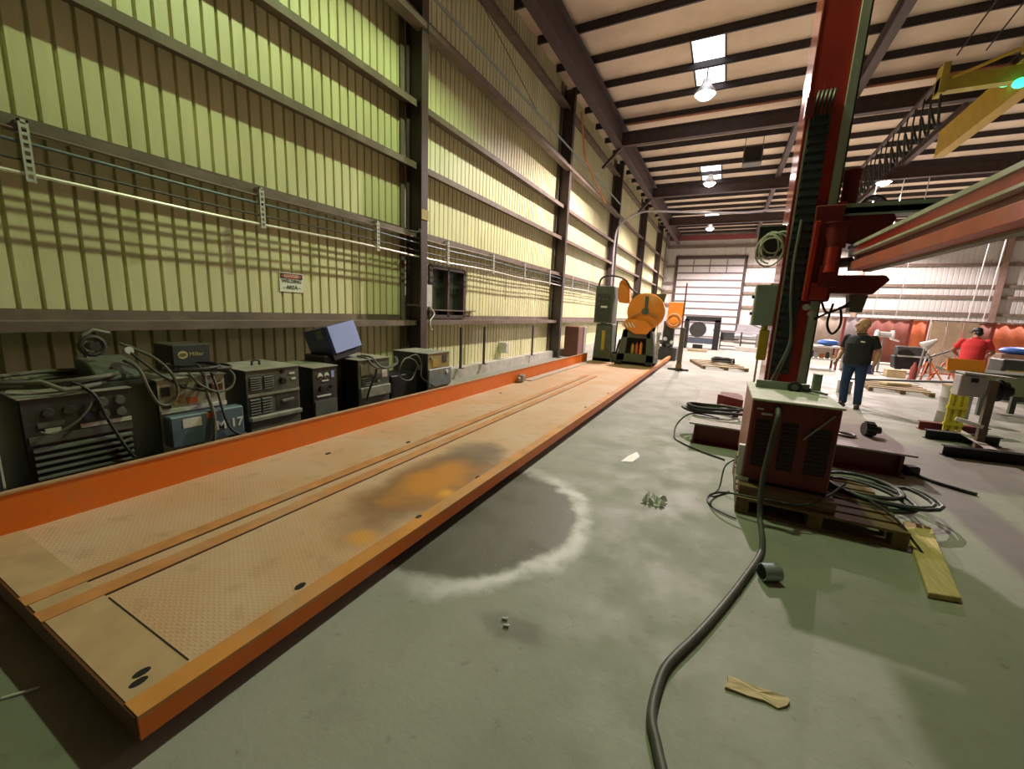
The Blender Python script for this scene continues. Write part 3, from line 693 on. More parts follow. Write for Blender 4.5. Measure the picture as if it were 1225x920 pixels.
# cables on the machines
cable('welding_cable', 'coil of grey welding cable heaped on the louvred welding machine', coil((-4.38, 1.12, .925), .24, .30, 5.2, .016, seed=3, jit=.14), .016, M_dusty, sp=False)
cable('welding_cable', 'cable end crossing the louvred machine front down to the rail', [(-4.3, 1.0, .98), (-4.15, 1.12, 1.0), (-4.06, 1.22, .90), (-4.055, 1.27, .72), (-4.05, 1.35, .48), (-4.04, 1.40, .36)], .012, M_rubber)
cable('welding_cable', 'thin cable looping over the dark gauges of the louvred machine', [(-4.1, 1.20, .93), (-4.06, 1.20, .84), (-4.05, 1.12, .73), (-4.05, 1.0, .66), (-4.06, .93, .68)], .008, M_dusty)
cable('welding_cable', 'coil of black cable draped on the cream machine lid and front', coil((-4.24, 1.98, .955), .17, .20, 3.4, .013, seed=5, jit=.18), .013, M_rubber, sp=False)
cable('welding_cable', 'grey loop hanging over the cream panel corner', [(-4.2, 1.90, .98), (-4.08, 1.86, .96), (-4.03, 1.90, .88), (-4.02, 2.02, .80), (-4.03, 2.15, .82), (-4.06, 2.20, .92), (-4.15, 2.16, .99), (-4.3, 2.05, 1.0)], .011, M_dusty)
cable('welding_cable', 'cable hanging in a loop beside the cream machine', [(-4.3, 1.50, 1.1), (-4.12, 1.52, 1.05), (-4.06, 1.55, .88), (-4.05, 1.60, .76), (-4.06, 1.68, .74), (-4.06, 1.74, .82), (-4.07, 1.72, .98), (-4.2, 1.66, 1.12), (-4.35, 1.5, 1.24)], .012, M_dusty)
cable('welding_cable', 'thick cable bundle falling down the middle of the blue panel', [(-4.2, 1.95, .99), (-4.07, 1.95, .97), (-4.03, 1.95, .80), (-3.96, 1.95, .62), (-3.95, 1.94, .48), (-3.95, 1.93, .36)], .016, M_dusty)
cable('welding_cable', 'black cable curving past the painted mark on the blue panel', [(-4.1, 2.03, .96), (-4.04, 2.03, .85), (-3.96, 2.03, .62), (-3.95, 2.07, .46), (-3.95, 2.15, .38), (-3.97, 2.22, .37)], .011, M_rubber)
cable('welding_cable', 'thin cable slanting from the wire feeder across the cream panel', [(-4.25, 1.52, 1.18), (-4.1, 1.64, 1.0), (-4.06, 1.78, .88), (-4.05, 1.92, .82), (-4.05, 2.02, .80)], .010, M_rubber)
cable('welding_cable', 'cable draped over the stickered machine toward the last machine', [(-4.3, 3.90, .95), (-4.12, 3.88, .94), (-4.05, 3.92, .85), (-4.04, 4.05, .80), (-4.05, 4.25, .80), (-4.08, 4.38, .84), (-4.2, 4.5, .90)], .014, M_dusty)
cable('welding_cable', 'second cable draped beside the first on the stickered machine', [(-4.34, 4.0, .95), (-4.12, 3.98, .94), (-4.04, 4.02, .84), (-4.04, 4.18, .79), (-4.04, 4.36, .83), (-4.1, 4.42, .91)], .013, M_dusty)
cable('welding_cable', 'black strap hanging down the stickered machine front', [(-4.06, 4.0, .79), (-4.045, 3.96, .70), (-4.04, 3.86, .55), (-4.04, 3.80, .40)], .014, M_black)
cable('welding_cable', 'ring of grey cable hanging between the last two machines', [V((-4.15, 4.72, .70)) + V((.02 * math.sin(a * 3), .20 * math.cos(a), .17 * math.sin(a))) for a in [i * PI / 10 for i in range(44)]], .011, M_dusty, sp=False)
cable('welding_cable', 'cable trailing from the hanging ring to the last machine', [(-4.2, 4.75, .86), (-4.18, 4.95, .90), (-4.14, 5.02, .75), (-4.12, 5.0, .55), (-4.05, 5.2, .40), (-4.0, 5.35, .3)], .010, M_dusty)
m = MB((-4.4, 4.72, 0)); m.box(-4.62, -4.2, 4.42, 4.98, 0, .62); tag(m.build('black_case', M_black, bevel=.01), 'low black case between the stickered machine and the last machine', 'case')

# ------------------------------------------------------------------ band saw at the end of the platform
t = thing('band_saw', 'large dark green band saw with orange wheel guards at the platform end', 'band saw', (-2.7, 13.0, .18))
m = MB(t); m.prism([(-3.62, .18), (-3.02, .18), (-3.06, 1.35), (-3.56, 1.35)], 'y', 12.75, 13.35); m.box(-3.6, -3.0, 12.75, 13.35, .18, .3); m.build('tower', M_saw, t, bevel=.02)
m = MB(t); m.box(-3.64, -3.08, 12.66, 13.3, 1.38, 2.5); m.build('control_cabinet', M_saw, t, bevel=.02)
m = MB(t); m.box(-3.58, -3.16, 12.64, 12.66, 1.45, 2.25); m.build('control_panel', M_panel_d, t)
for (a, b) in ((-3.5, 2.1), (-3.38, 2.1), (-3.26, 2.1), (-3.5, 1.95)): 
    m = MB(t); m.cyl((a, 12.64, b), (a, 12.61, b), .03, n=10); m.build('button', M_front, t)
m = MB(t); m.box(-3.44, -3.24, 12.63, 12.64, 1.84, 1.90); m.build('label_plate', M_label, t)
m = MB(t); m.box(-3.36, -3.26, 12.735, 12.75, .55, 1.15); m.build('orange_decal', M_yellow, t)
m = MB(t); m.box(-3.6, -1.70, 12.85, 13.35, .20, .44); m.build('bed', M_saw, t, bevel=.01)
m = MB(t)   # open trapezoid pedestal
for pl in ([(-2.80, .30), (-2.56, .30), (-2.50, 1.22), (-2.66, 1.22)], [(-1.92, .30), (-1.70, .30), (-1.82, 1.22), (-1.98, 1.22)], [(-2.66, 1.0), (-1.84, 1.0), (-1.86, 1.24), (-2.64, 1.24)], [(-2.80, .28), (-1.70, .28), (-1.72, .52), (-2.78, .52)]):
    m.prism(pl, 'y', 12.45, 12.95)
m.box(-2.60, -1.88, 12.8, 12.9, .4, 1.1, 1); m.build('pedestal', [M_saw, M_black], t, bevel=.01)
for a in (-2.82, -1.93):
    m = MB(t); m.cyl((a, 12.42, .24), (a + .19, 12.42, .24), .05, n=12); m.build('foot_roller', M_black, t)
m = MB(t); m.prism([(-2.66, 1.2), (-1.80, 1.2), (-1.58, 2.30), (-2.52, 2.30)], 'y', 12.72, 12.8); m.build('back_plate', M_saw, t)
RX = Matrix.Rotation(PI / 2, 3, 'X')
m = MB(t); m.lathe([(.50, 0), (.53, .03), (.53, .18), (.48, .22), (.15, .24)], (-2.08, 12.72, 1.78), 32, RX); m.build('wheel_guard', M_orange_b, t, smooth=True)
m = MB(t); m.obox((-2.06, 12.47, 2.03), (.09, .05, .36)); m.lathe([(.10, 0), (.10, .05), (.05, .09)], (-2.08, 12.48, 1.78), 16, RX); m.build('wheel_hub', M_saw, t)
for an in (.6, 2.5): 
    m = MB(t); m.bar((-2.08, 12.46, 1.78), (-2.08 + .45 * math.cos(an), 12.47, 1.78 - .3 * math.sin(an)), .05, .04); m.build('guard_rib', mat('dull_orange', (.40, .20, .07), .6), t)
m = MB(t); m.prism([(-2.72, 1.36), (-2.30, 1.12), (-1.95, 1.12), (-1.82, 1.34), (-2.0, 1.52), (-2.55, 1.55)], 'y', 12.35, 12.7); m.build('blade_guide_guard', M_orange_b, t, bevel=.03)
m = MB(t)
for k in range(4): m.bar((-2.70 + k * .1, 12.34, 1.44), (-2.60 + k * .1, 12.34, 1.30), .03, .03)
m.build('guard_slot', M_label, t)
m = MB(t); m.prism([(-2.62, 2.0), (-2.66, 2.45), (-2.74, 2.70), (-2.86, 2.76), (-2.98, 2.62), (-3.0, 2.25), (-2.95, 2.02)], 'y', 12.8, 13.1); m.build('tension_guard', M_orange_b, t, bevel=.03)
m = MB(t); m.tube(spline([(-3.6, 12.8, 2.45), (-3.5, 12.7, 2.72), (-3.2, 12.66, 2.80), (-2.8, 12.66, 2.70), (-2.6, 12.7, 2.45), (-2.4, 12.7, 2.3)]), .03, 8); m.build('hydraulic_hose', M_rubber, t, smooth=True)
m = MB(t); m.box(-3.05, -2.65, 12.9, 13.0, .44, .50); m.tube([(-2.95, 12.9, .45), (-2.95, 12.9, 1.45), (-2.5, 12.9, 1.45)], .02, 8); m.tube(spline([(-2.9, 12.9, .5), (-2.8, 12.85, .9), (-2.75, 12.85, .6), (-2.65, 12.9, .8)]), .03, 8); m.build('coolant_pipe', M_black, t)
# bottles in the pedestal, clamps at its side
for k, (xx, mt, lb) in enumerate(((-2.36, M_yellow, 'yellow spray can standing in the band saw pedestal opening'), (-2.24, M_redlab, 'red spray can standing in the band saw pedestal opening'), (-2.12, M_orange_b, 'orange spray can standing in the band saw pedestal opening'))):
    m = MB((xx, 12.6, .52)); m.lathe([(.045, 0), (.045, .24 + .03 * k), (.02, .28 + .03 * k), (.02, .31 + .03 * k)], (xx, 12.6, .521), 12); tag(m.build('spray_can', mt, smooth=True), lb, 'can')
for k in range(4):
    zz = 12.5 + k * .12; m = MB((-1.66, zz, .5)); m.box(-1.69, -1.65, zz - .02, zz + .02, .45, 1.15 - .05 * (k % 2)); m.obox((-1.66, zz, 1.16), (.06, .08, .10)); m.obox((-1.66, zz, .8), (.06, .06, .2))
    tag(m.build('bar_clamp', [M_galv, M_redlab, M_galv, M_steel][k], bevel=.008), ['grey bar clamp hung nearest on the band saw side', 'orange bar clamp hung on the band saw side', 'second grey bar clamp hung past the orange one', 'dull steel bar clamp hung farthest on the band saw side'][k], 'clamp', 'bar clamps on the band saw')
# second saw head further back
t = thing('saw_machine', 'distant machine with orange guard above dark fittings beyond the band saw', 'machine', (-1.75, 17.0, 0))
m = MB(t); m.box(-2.3, -1.5, 16.8, 17.6, 0, .5); m.box(-2.1, -1.7, 17.1, 17.5, .5, 1.5); m.build('body', M_panel_d, t, bevel=.02)
m = MB(t); m.prism([(-1.98, 1.45), (-1.45, 1.45), (-1.40, 2.22), (-1.95, 2.22)], 'y', 16.75, 17.0); m.lathe([(.28, 0), (.28, .12), (.1, .16)], (-1.70, 16.78, 1.52), 24, RX); m.build('guard', M_orange_b, t, bevel=.02)
m = MB(t); m.torus((-1.70, 16.62, 1.55), .22, .02, RX); m.build('guard_rim', M_lip, t)
for k in range(5):
    m = MB(t); m.cyl((-2.2 + .13 * k, 16.75, .55 + .12 * (k % 3)), (-2.2 + .13 * k, 16.6, .6 + .12 * (k % 3)), .07, n=12); m.build('fitting', [M_steel, M_black][k % 2], t)
# post stand
t = thing('roller_stand', 'tall narrow steel post stand with crossed feet beside the platform end', 'stand', (-1.13, 13.9, 0))
m = MB(t); m.obox((-1.13, 13.9, .03), (.62, .10, .05)); m.obox((-1.13, 13.9, .03), (.10, .55, .05)); m.box(-1.27, -.99, 13.78, 14.02, .055, .07); m.build('base', M_panel_d, t)
m = MB(t); m.box(-1.19, -1.05, 13.83, 13.97, .07, 1.35); m.build('post', mat('brown_grey_post', (.16, .12, .09), .5), t, bevel=.008)
m = MB(t); m.box(-1.205, -1.035, 13.815, 13.985, .07, .2); m.build('collar', mat('tan_collar', (.4, .25, .08), .6), t)
m = MB(t); m.cyl((-1.16, 13.9, 1.3), (-1.16, 13.9, 2.7), .022, n=10); m.build('rod', M_frame, t)
# air pipe arch
cable('air_pipe', 'grey pipe rising beside the wall column and arching across the hall', [(-5.02, 20, 0.0), (-5.02, 20, 3.0), (-5.03, 20, 5.1), (-4.85, 20, 5.75), (-4.3, 20, 6.15), (-3.67, 20, 6.29), (-2.8, 20, 6.22), (-.1, 20, 6.0), (1.4, 20, 6.05), (4, 20, 6.1)], .045, mat('pale_pipe', (.38, .36, .37), .4, .3), 'pipe', 6)
cable('orange_lead', 'orange extension lead strung high along the wall past the second column', [(-5.2, 14.6, 8.4), (-5.2, 15.0, 7.7), (-5.2, 15.3, 7.2), (-5.2, 16.2, 6.95), (-5.2, 17.4, 6.6), (-5.15, 18.3, 6.35)], .03, M_orangecable, 'lead')

# ------------------------------------------------------------------ welding manipulator (mast, carriage, boom)
t = thing('welding_manipulator', 'tall red welding manipulator mast with boom on a floor frame', 'manipulator', (.72, 6.1, 0))
MX0, MX1, MY0, MY1 = .525, .92, 5.8, 6.5
# base frame
m = MB(t); m.box(-.25, 2.05, 5.80, 8.6, .265, .285); m.build('base_plate', mat('base_plate_grey', (.40, .36, .34), .6, var=.12, dirt=(.25, .2, .18), dirt_amt=.5), t)
for (yy, lab) in ((5.95, 'f'), (8.3, 'r')):
    m = MB(t); m.box(-.19, 1.99, yy - .012, yy + .012, .012, .265); m.box(-.21, 2.0, yy - .11, yy + .11, 0, .012); m.box(-.18, -.17, yy - .1, yy + .1, .012, .265); m.box(1.93, 1.94, yy - .1, yy + .1, .012, .265); m.build('base_beam', M_dkred, t)
m = MB(t); m.box(.1, .4, 7.0, 8.4, .285, .34); m.prism([(.05, 7.3), (.4, 7.0), (.4, 7.5)], 'z', .286, .46); m.build('base_gusset', M_dkred, t)
# mast
m = MB(t); m.box(MX0, MX1, MY0, MY1, .285, 7.2); m.build('mast', M_red, t, bevel=.008)
m = MB(t); m.box(MX0 - .012, MX0, MY0 - .006, MY1, .285, 7.2); m.build('mast_lit_side', mat('glossy_lit_red_side', (.52, .12, .09), .13, var=.06), t)  # added skin on the mast; paler red carries the bright reflection on this side
m = MB(t); m.box(MX1 - .075, MX1 + .02, MY0 - .035, MY0, .285, 7.2); m.box(MX1, MX1 + .02, MY0 - .035, MY0 + .12, .285, 7.2); m.build('guide_rail', M_rail, t, bevel=.004)
m = MB(t); m.box(MX0 + .02, MX0 + .035, MY0 - .03, MY0, .9, 3.95); m.build('chain_guide', M_palegreen, t)
m = MB(t); z = 1.05; 
while z < 3.8:
    m.box(MX0 + .045, MX0 + .215, MY0 - .075, MY0 - .005, z, z + .05); m.box(MX0 + .06, MX0 + .20, MY0 - .06, MY0 - .004, z + .05, z + .09); z += .09
m.build('cable_chain', mat('chain_plastic', (.035, .048, .055), .45), t)
m = MB(t)
for k in range(5):
    xx = MX0 + .06 + k * .035; m.tube(spline([(xx, MY0 - .05, 3.82), (xx, MY0 - .10, 3.96), (xx + .01, MY0 - .07, 4.05), (xx + .02, MY0 - .012, 4.10)], 5), .013, 6)
m.build('chain_hose_ends', M_rubber, t, smooth=True)
m = MB(t); m.box(MX0 - .03, MX0 + .05, MY0 - .10, MY0 - .004, 3.84, 4.02); m.build('chain_bracket', M_dkred, t)
m = MB(t); m.tube(spline([(MX0 + .10, MY0 - .09, 2.78), (MX0 + .09, MY0 - .10, 2.3), (MX0 + .12, MY0 - .09, 1.9), (MX0 + .18, MY0 - .08, 1.45), (MX0 + .10, MY0 - .07, 1.1), (MX0 + .03, MY0 - .05, .85)]), .014, 8); m.tube(spline([(MX0 + .16, MY0 - .09, 1.6), (MX0 + .19, MY0 - .08, 1.4), (MX0 + .13, MY0 - .07, 1.1), (MX0 + .06, MY0 - .05, .8)]), .012, 8); m.build('mast_hose', mat('pale_hose', (.20, .22, .2), .5), t, smooth=True)
# control cabinet hung on the mast
m = MB(t); m.box(.30, .512, 5.78, 6.1, 1.60, 2.08); cb = m.build('control_cabinet', M_green, t, bevel=.006)
m = MB(t); m.box(.292, .30, 5.79, 6.09, 1.61, 2.07); m.build('cabinet_door', M_paleg2, cb)
for zz in (1.74, 1.94):
    m = MB(t); m.cyl((.292, 5.9, zz), (.262, 5.9, zz), .02, n=10); m.build('latch', M_black, cb)
m = MB(t); m.box(.44, .53, 5.85, 6.1, 2.08, 2.10); m.build('orange_tab', M_orange_b, t)
m = MB(t); m.cyl((.42, 5.9, .29), (.42, 5.9, 1.6), .012, n=8); m.build('cabinet_conduit', M_galv, t)
m = MB(t); m.box(.40, .50, 5.84, 5.94, 1.18, 1.55); m.cyl((.45, 5.89, 1.55), (.45, 5.89, 1.6), .03, n=10); m.build('yellow_pendant', M_safety, t, bevel=.01)
m = MB(t); m.box(.24, .512, 5.95, 6.2, 2.42, 2.78); m.build('black_monitor', M_black, t, bevel=.01)
m = MB(t); m.tube(coil((.40, 5.82, 2.42), .13, .03, 3.2, .012, seed=9, jit=.12, dz=.01), .011, 6)
pts = [V((.38 + .03 * math.sin(a * .23) + .11 * math.cos(a) * (1 + .25 * math.sin(a * .31)), 5.84 - .012 * (a / 6), 2.50 + .05 * math.sin(a * .17) + .14 * math.sin(a) * (1 + .25 * math.cos(a * .27)))) for a in [i * PI / 9 for i in range(86)]]
m = MB(t); m.tube(pts, .010, 6); m.tube(spline([(.36, 5.83, 2.65), (.5, 5.83, 2.68), (.53, 5.86, 2.6)]), .012, 6); m.build('cable_loops', M_paleg2, t, smooth=True)
# carriage
m = MB(t); m.box(.74, 1.0, 5.70, 6.4, 1.90, 2.92); m.build('saddle', M_dkred, t, bevel=.012)
m = MB(t); m.bar((.765, 5.67, 1.90), (.775, 5.67, 2.75), .06, .05); m.box(.80, .96, 5.66, 5.70, 1.92, 2.1); m.build('saddle_rib', M_red, t, bevel=.008)
m = MB(t); m.prism([(.92, 2.90), (1.40, 2.90), (1.48, 2.78), (1.40, 2.62), (1.22, 2.50), (1.02, 2.56)], 'y', 5.85, 6.35); m.build('upper_bracket', M_dkred, t, bevel=.01)
m = MB(t); m.prism([(.98, 2.12), (1.02, 2.19), (1.46, 2.19), (1.50, 2.14), (1.38, 1.99), (.98, 1.99)], 'y', 5.75, 6.25); m.build('lower_bracket', M_dkred, t, bevel=.01)
m = MB(t); m.cyl((.96, 5.72, 2.46), (.96, 5.72, 2.72), .10, n=20); m.cyl((.96, 5.72, 2.72), (.96, 5.72, 2.74), .115, n=20); m.cyl((.95, 5.66, 2.26), (.95, 5.66, 2.46), .075, n=18); m.box(.86, 1.02, 5.6, 5.78, 2.05, 2.28); m.build('drive_motor', M_dkred, t, smooth=True)
m = MB(t); m.cyl((.93, 5.58, 2.30), (.93, 5.58, 2.46), .045, n=14); m.cyl((.93, 5.58, 2.2), (.93, 5.58, 2.30), .055, .04, 14); m.build('red_valve', M_red, t, smooth=True)
m = MB(t); m.cyl((1.02, 5.85, 2.33), (1.14, 5.75, 2.33), .05, n=12); m.build('pinion_shaft', M_steel, t, smooth=True)
m = MB(t); m.box(.80, 1.9, 5.80, 6.10, 2.84, 2.90); m.box(.80, 1.9, 5.80, 5.82, 2.82, 2.94); m.build('cable_tray', M_palegreen, t)
m = MB(t); m.tube(spline([(.60, 5.80, 2.86), (.7, 5.78, 2.84), (.8, 5.79, 2.86)]), .012, 6); m.build('tray_hose', M_rubber, t)
m = MB(t); m.lathe([(.10, 0), (.10, .02), (.075, .04), (.075, .30), (.085, .31), (.085, .42), (.05, .45)], (1.06, 5.98, 2.90), 20); m.build('upright_motor', M_dkred, t, smooth=True)
m = MB(t); m.obox((.92, 5.88, 2.93), (.22, .12, .08)); m.build('red_clamp', M_red, t, bevel=.01)
m = MB(t)
for k in range(5): m.tube([V((1.28 + .12 * math.cos(a), 5.95 + .035 * k, 2.90 + .14 * math.sin(a))) for a in [i * PI / 10 for i in range(11)]], .014, 6)
m.build('hose_bend', M_hose, t, smooth=True)
m = MB(t); m.cyl((.80, 5.72, 1.83), (.80, 5.66, 1.83), .035, n=14); m.cyl((.85, 5.74, 1.76), (.85, 5.68, 1.76), .03, n=14); m.build('roller', M_galv, t, smooth=True)
m = MB(t)
for pts in ([(.95, 5.8, 1.9), (1.0, 5.7, 1.78), (1.12, 5.7, 1.84), (1.2, 5.75, 1.9)], [(.9, 5.75, 1.7), (1.05, 5.7, 1.80), (1.2, 5.72, 1.86)], [(1.05, 5.75, 1.88), (1.02, 5.7, 1.66), (1.08, 5.7, 1.55), (1.14, 5.7, 1.66), (1.12, 5.75, 1.85)]): m.tube(spline(pts), .013, 6)
m.build('hanging_leads', M_rubber, t, smooth=True)
m = MB(t); m.prism([(1.22, 1.99), (1.39, 1.99), (1.36, 1.80), (1.25, 1.80)], 'y', 5.95, 6.12); m.build('weld_flux_hopper', mat('grey_brown_hopper', (.20, .16, .15), .6), t)
# boom toward the camera
BX = 1.12
def sbox(m, x0, x1, y0, y1, z0, z1):
    b = len(m.v); m.box(x0, x1, y0, y1, z0, z1)
    for q in range(b, len(m.v)): m.v[q].z -= (5.9 - (m.v[q].y + m.o.y)) * .028
m = MB(t); sbox(m, BX, BX + .15, .9, 5.85, 2.405, 2.475); m.build('boom_upper_chord', M_red, t, bevel=.004)
m = MB(t); sbox(m, BX - .012, BX + .16, .9, 5.85, 2.475, 2.505); m.build('boom_top_strip', M_greybox, t)
m = MB(t); sbox(m, BX - .008, BX + .15, .9, 5.8, 2.388, 2.405); m.build('boom_lip', M_greybox, t)
m = MB(t); sbox(m, BX + .05, BX + .11, .9, 5.8, 2.32, 2.388); m.build('boom_web', M_dkred, t)
m = MB(t); sbox(m, BX - .004, BX + .15, .9, 5.75, 2.235, 2.325); m.build('boom_lower_chord', M_redgrey, t, bevel=.004)
m = MB(t); sbox(m, BX + .10, BX + .165, .9, 5.6, 2.215, 2.234); m.build('boom_rack', mat('dull_rack', (.25, .21, .16), .5), t)

# items on the base plate
cable('hose_coil', 'coil of black hose lying on the manipulator base frame', coil((.0, 6.45, .29), .36, .20, 4.3, .02, seed=12, jit=.15), .02, M_rubber, 'hose', sp=False)
cable('hose_loop', 'thin cable drooping off the left end of the base frame to the floor', [(.1, 6.2, .31), (-.25, 6.3, .30), (-.42, 6.2, .15), (-.42, 5.9, .02), (-.3, 5.7, .012), (-.1, 5.5, .012), (.2, 5.3, .012)], .010, M_rubber, 'cable')
t = thing('gear_hub', 'dark greasy gear hub standing on the base frame end', 'gear', (1.80, 6.55, .285))
m = MB(t); m.cyl((1.73, 6.5, .372), (1.84, 6.52, .372), .080, n=18); m.cyl((1.84, 6.52, .372), (1.90, 6.53, .372), .045, n=14); m.build('hub', mat('greasy_iron', (.045, .05, .04), .5), t, smooth=True)
m = MB(t)
for k in range(12):
    a = k * PI / 6; m.obox((1.785, 6.51 + .082 * math.cos(a), .379 + .078 * math.sin(a)), (.09, .028, .028), Matrix.Rotation(a, 3, 'X'))
m.build('teeth', mat('greasy_iron', (0, 0, 0)), t)
m = MB((1.55, 6.35, .285)); m.torus((1.53, 6.33, .302), .085, .016); tag(m.build('steel_ring', M_steel, smooth=True), 'loose steel ring lying flat beside the gear hub', 'ring')
m = MB((1.3, 7.1, .285)); m.bar((1.18, 7.15, .292), (1.32, 7.0, .292), .012, .01); m.bar((1.36, 6.95, .292), (1.46, 6.9, .292), .012, .01); tag(m.build('wire_offcut', M_black), 'bent black wire offcut lying on the base frame plate', 'wire')
cable('base_hose', 'green black cable lying on floor past the base frame end', [(2.05, 6.1, .05), (2.15, 6.0, .02), (2.25, 5.85, .018), (2.4, 5.72, .018), (2.5, 5.66, .018)], .018, M_rubber, 'hose')
m = MB((2.1, 6.05, 0)); m.obox((2.10, 6.08, .05), (.16, .12, .10), Matrix.Rotation(.4, 3, 'Z')); tag(m.build('cable_plug', M_black, bevel=.02), 'black plug block on the floor at the base frame end', 'plug')

# ------------------------------------------------------------------ red power source on its pallet
t = thing('pallet', 'wooden pallet on the floor carrying the dark red machine', 'pallet', (.85, 4.4, 0))
for k in range(7):
    yy = 3.88 + k * .165; m = MB(t); m.box(.28, 1.43, yy, yy + .125, .122, .142); m.build('top_board', M_wood, t)
for xx in (.28, .80, 1.33):
    m = MB(t); m.box(xx, xx + .10, 3.88, 5.0, .022, .122); m.build('stringer', M_wood, t)
for yy in (3.88, 4.4, 4.88):
    m = MB(t); m.box(.28, 1.43, yy, yy + .12, 0, .022); m.build('bottom_board', M_wood, t)
for (a, b, lb) in ((3.93, 4.10, 'brown timber bearer across the pallet under the front of the dark red machine'), (4.80, 4.95, 'brown timber bearer across the pallet under the back of the dark red machine')):
    m = MB((.6, a, .142)); m.box(.29, .98, a, b, .142, .24); tag(m.build('timber_bearer', M_wood, bevel=.006), lb, 'timber')
t = thing('power_source', 'dark red boxy welding power source with pale lid standing on a pallet', 'power source', (.62, 4.5, .24))
m = MB(t); m.box(.31, .93, 4.04, 5.08, .26, .98); m.build('cabinet', M_dkred, t, bevel=.01)
m = MB(t); m.box(.295, .945, 4.02, 5.10, .98, 1.0); m.build('lid', M_greybox, t, bevel=.006)
m = MB(t); m.box(.303, .31, 4.05, 5.07, .28, .975); m.build('side_panel', mat('lit_red_side', (.40, .16, .13), .45, var=.1), t)  # same red cabinet, light falling on this side put into a paler colour
m = MB(t); m.box(.33, .93, 4.06, 5.06, .24, .27); m.box(.33, .92, 4.045, 4.06, .24, .36); m.build('plinth', M_black, t)
for (a, b, c, d) in ((.35, .46, .40, .82), (.54, .66, .40, .82), (.74, .89, .40, .80)):
    m = MB(t); m.box(a, b, 4.034, 4.041, c, d, 1); k = c
    while k < d - .02: m.prism([(4.034, k), (4.026, k + .006), (4.034, k + .02)], 'x', a, b, 0); k += .035
    m.build('louvre', [mat('dark_louvre', (.05, .008, .010), .5), M_black], t)
m = MB(t); m.cyl((.38, 4.02, .875), (.46, 4.02, .875), .010, n=8); m.cyl((.34, 4.02, .915), (.39, 4.02, .915), .008, n=8); m.build('handle_bar', M_galv, t)
m = MB(t); m.bar((.70, 4.02, .70), (.88, 4.02, .93), .016, .012); m.build('latch_bar', M_steel, t)
m = MB(t); m.cyl((.49, 4.045, .93), (.49, 4.0, .93), .028, n=14); m.build('cable_gland', M_black, t)
m = MB(t); m.box(.255, .30, 4.06, 4.11, .24, .56); m.box(.255, .36, 4.03, 4.06, .24, .28); m.build('bracket', M_white, t)
m = MB(t); 
for zz in (.33, .38, .44): m.cyl((.256, 4.085, zz), (.252, 4.085, zz), .012, n=10)
m.build('bracket_hole', M_black, t)
# on the lid
t = thing('clamp_block', 'grey green angle clamp with black ring on the red machine lid', 'clamp', (.5, 4.75, 1.0))
m = MB(t); m.box(.36, .80, 4.72, 4.75, 1.0, 1.075); m.box(.36, .80, 4.75, 4.86, 1.0, 1.012); m.build('angle', M_palegreen, t)
m = MB(t); m.torus((.68, 4.70, 1.038), .045, .014, Matrix.Rotation(PI / 2, 3, 'X')); m.build('ring', M_black, t, smooth=True)
m = MB((.86, 4.66, 1.0)); m.bar((.76, 4.72, 1.025), (.80, 4.66, 1.03), .05, .035); m.bar((.80, 4.66, 1.03), (.92, 4.58, 1.018), .03, .02); tag(m.build('angle_grinder', [M_black], bevel=.008), 'small black tool with handle lying on the red machine lid', 'tool')
m = MB((.9, 4.95, 1.0)); m.box(.86, .93, 4.95, 5.02, 1.0, 1.16); tag(m.build('steel_upright', M_palegreen, bevel=.004), 'short grey upright block on the far corner of the red machine lid', 'block')
# supply hose to the foreground
hp = [(.49, 4.0, .93), (.485, 3.90, .86), (.46, 3.86, .6), (.44, 3.80, .35), (.45, 3.72, .10), (.46, 3.58, .03), (.455, 3.4, .022), (.42, 3.16, .022), (.29, 2.74, .022), (.18, 2.42, .022), (.07, 2.13, .022), (-.02, 1.92, .022), (-.06, 1.78, .022), (-.07, 1.57, .022), (-.03, 1.44, .022), (.02, 1.30, .022), (.06, 1.1, .022)]
cable('supply_hose', 'thick grey supply hose snaking from the red machine across the floor', hp, .021, M_hose, 'hose', 8, 12)
cable('hose_coil', 'heap of black green hose loops at the side of the pallet', coil((1.36, 4.72, .10), .30, .34, 6.2, .017, seed=21, jit=.2, rot=.9, rise=.6), .017, mat('green_black_hose', (.022, .032, .024), .5), 'hose', sp=False)
cable('thin_lead', 'thin black lead looping over the pallet corner', [(1.1, 4.3, .30), (.8, 3.86, .22), (.5, 3.80, .20), (.2, 3.85, .17), (.08, 3.95, .08), (.12, 4.1, .012), (.24, 4.3, .012)], .009, M_rubber, 'lead')
cable('thin_lead', 'thin lead curling on the floor left of the white bracket', [(.26, 4.5, .28), (.18, 4.45, .2), (.15, 4.3, .02), (.06, 4.05, .012), (.1, 3.85, .012), (.22, 3.75, .012), (.29, 3.72, .012)], .007, M_rubber, 'lead')
cable('thin_lead', 'black lead hanging from the hose heap to the floor at the pallet corner', [(1.28, 4.3, .2), (1.38, 4.0, .18), (1.46, 3.88, .08), (1.52, 3.80, .012), (1.58, 3.74, .012)], .009, M_rubber, 'lead')
# cup, plank, litter
t = thing('pipe_coupling', 'short galvanised pipe coupling lying on the floor beside the hose', 'pipe fitting', (.46, 2.92, .055))
ax = V((.80, .42, 0)).normalized(); Mx = Matrix((V((0, 0, 1)), ax.cross(V((0, 0, 1))), ax)).transposed()
m = MB(t); m.lathe([(.047, -.055), (.055, -.055), (.055, .055), (.047, .055), (.047, .05), (.047, -.05)], t.location, 28, Mx)
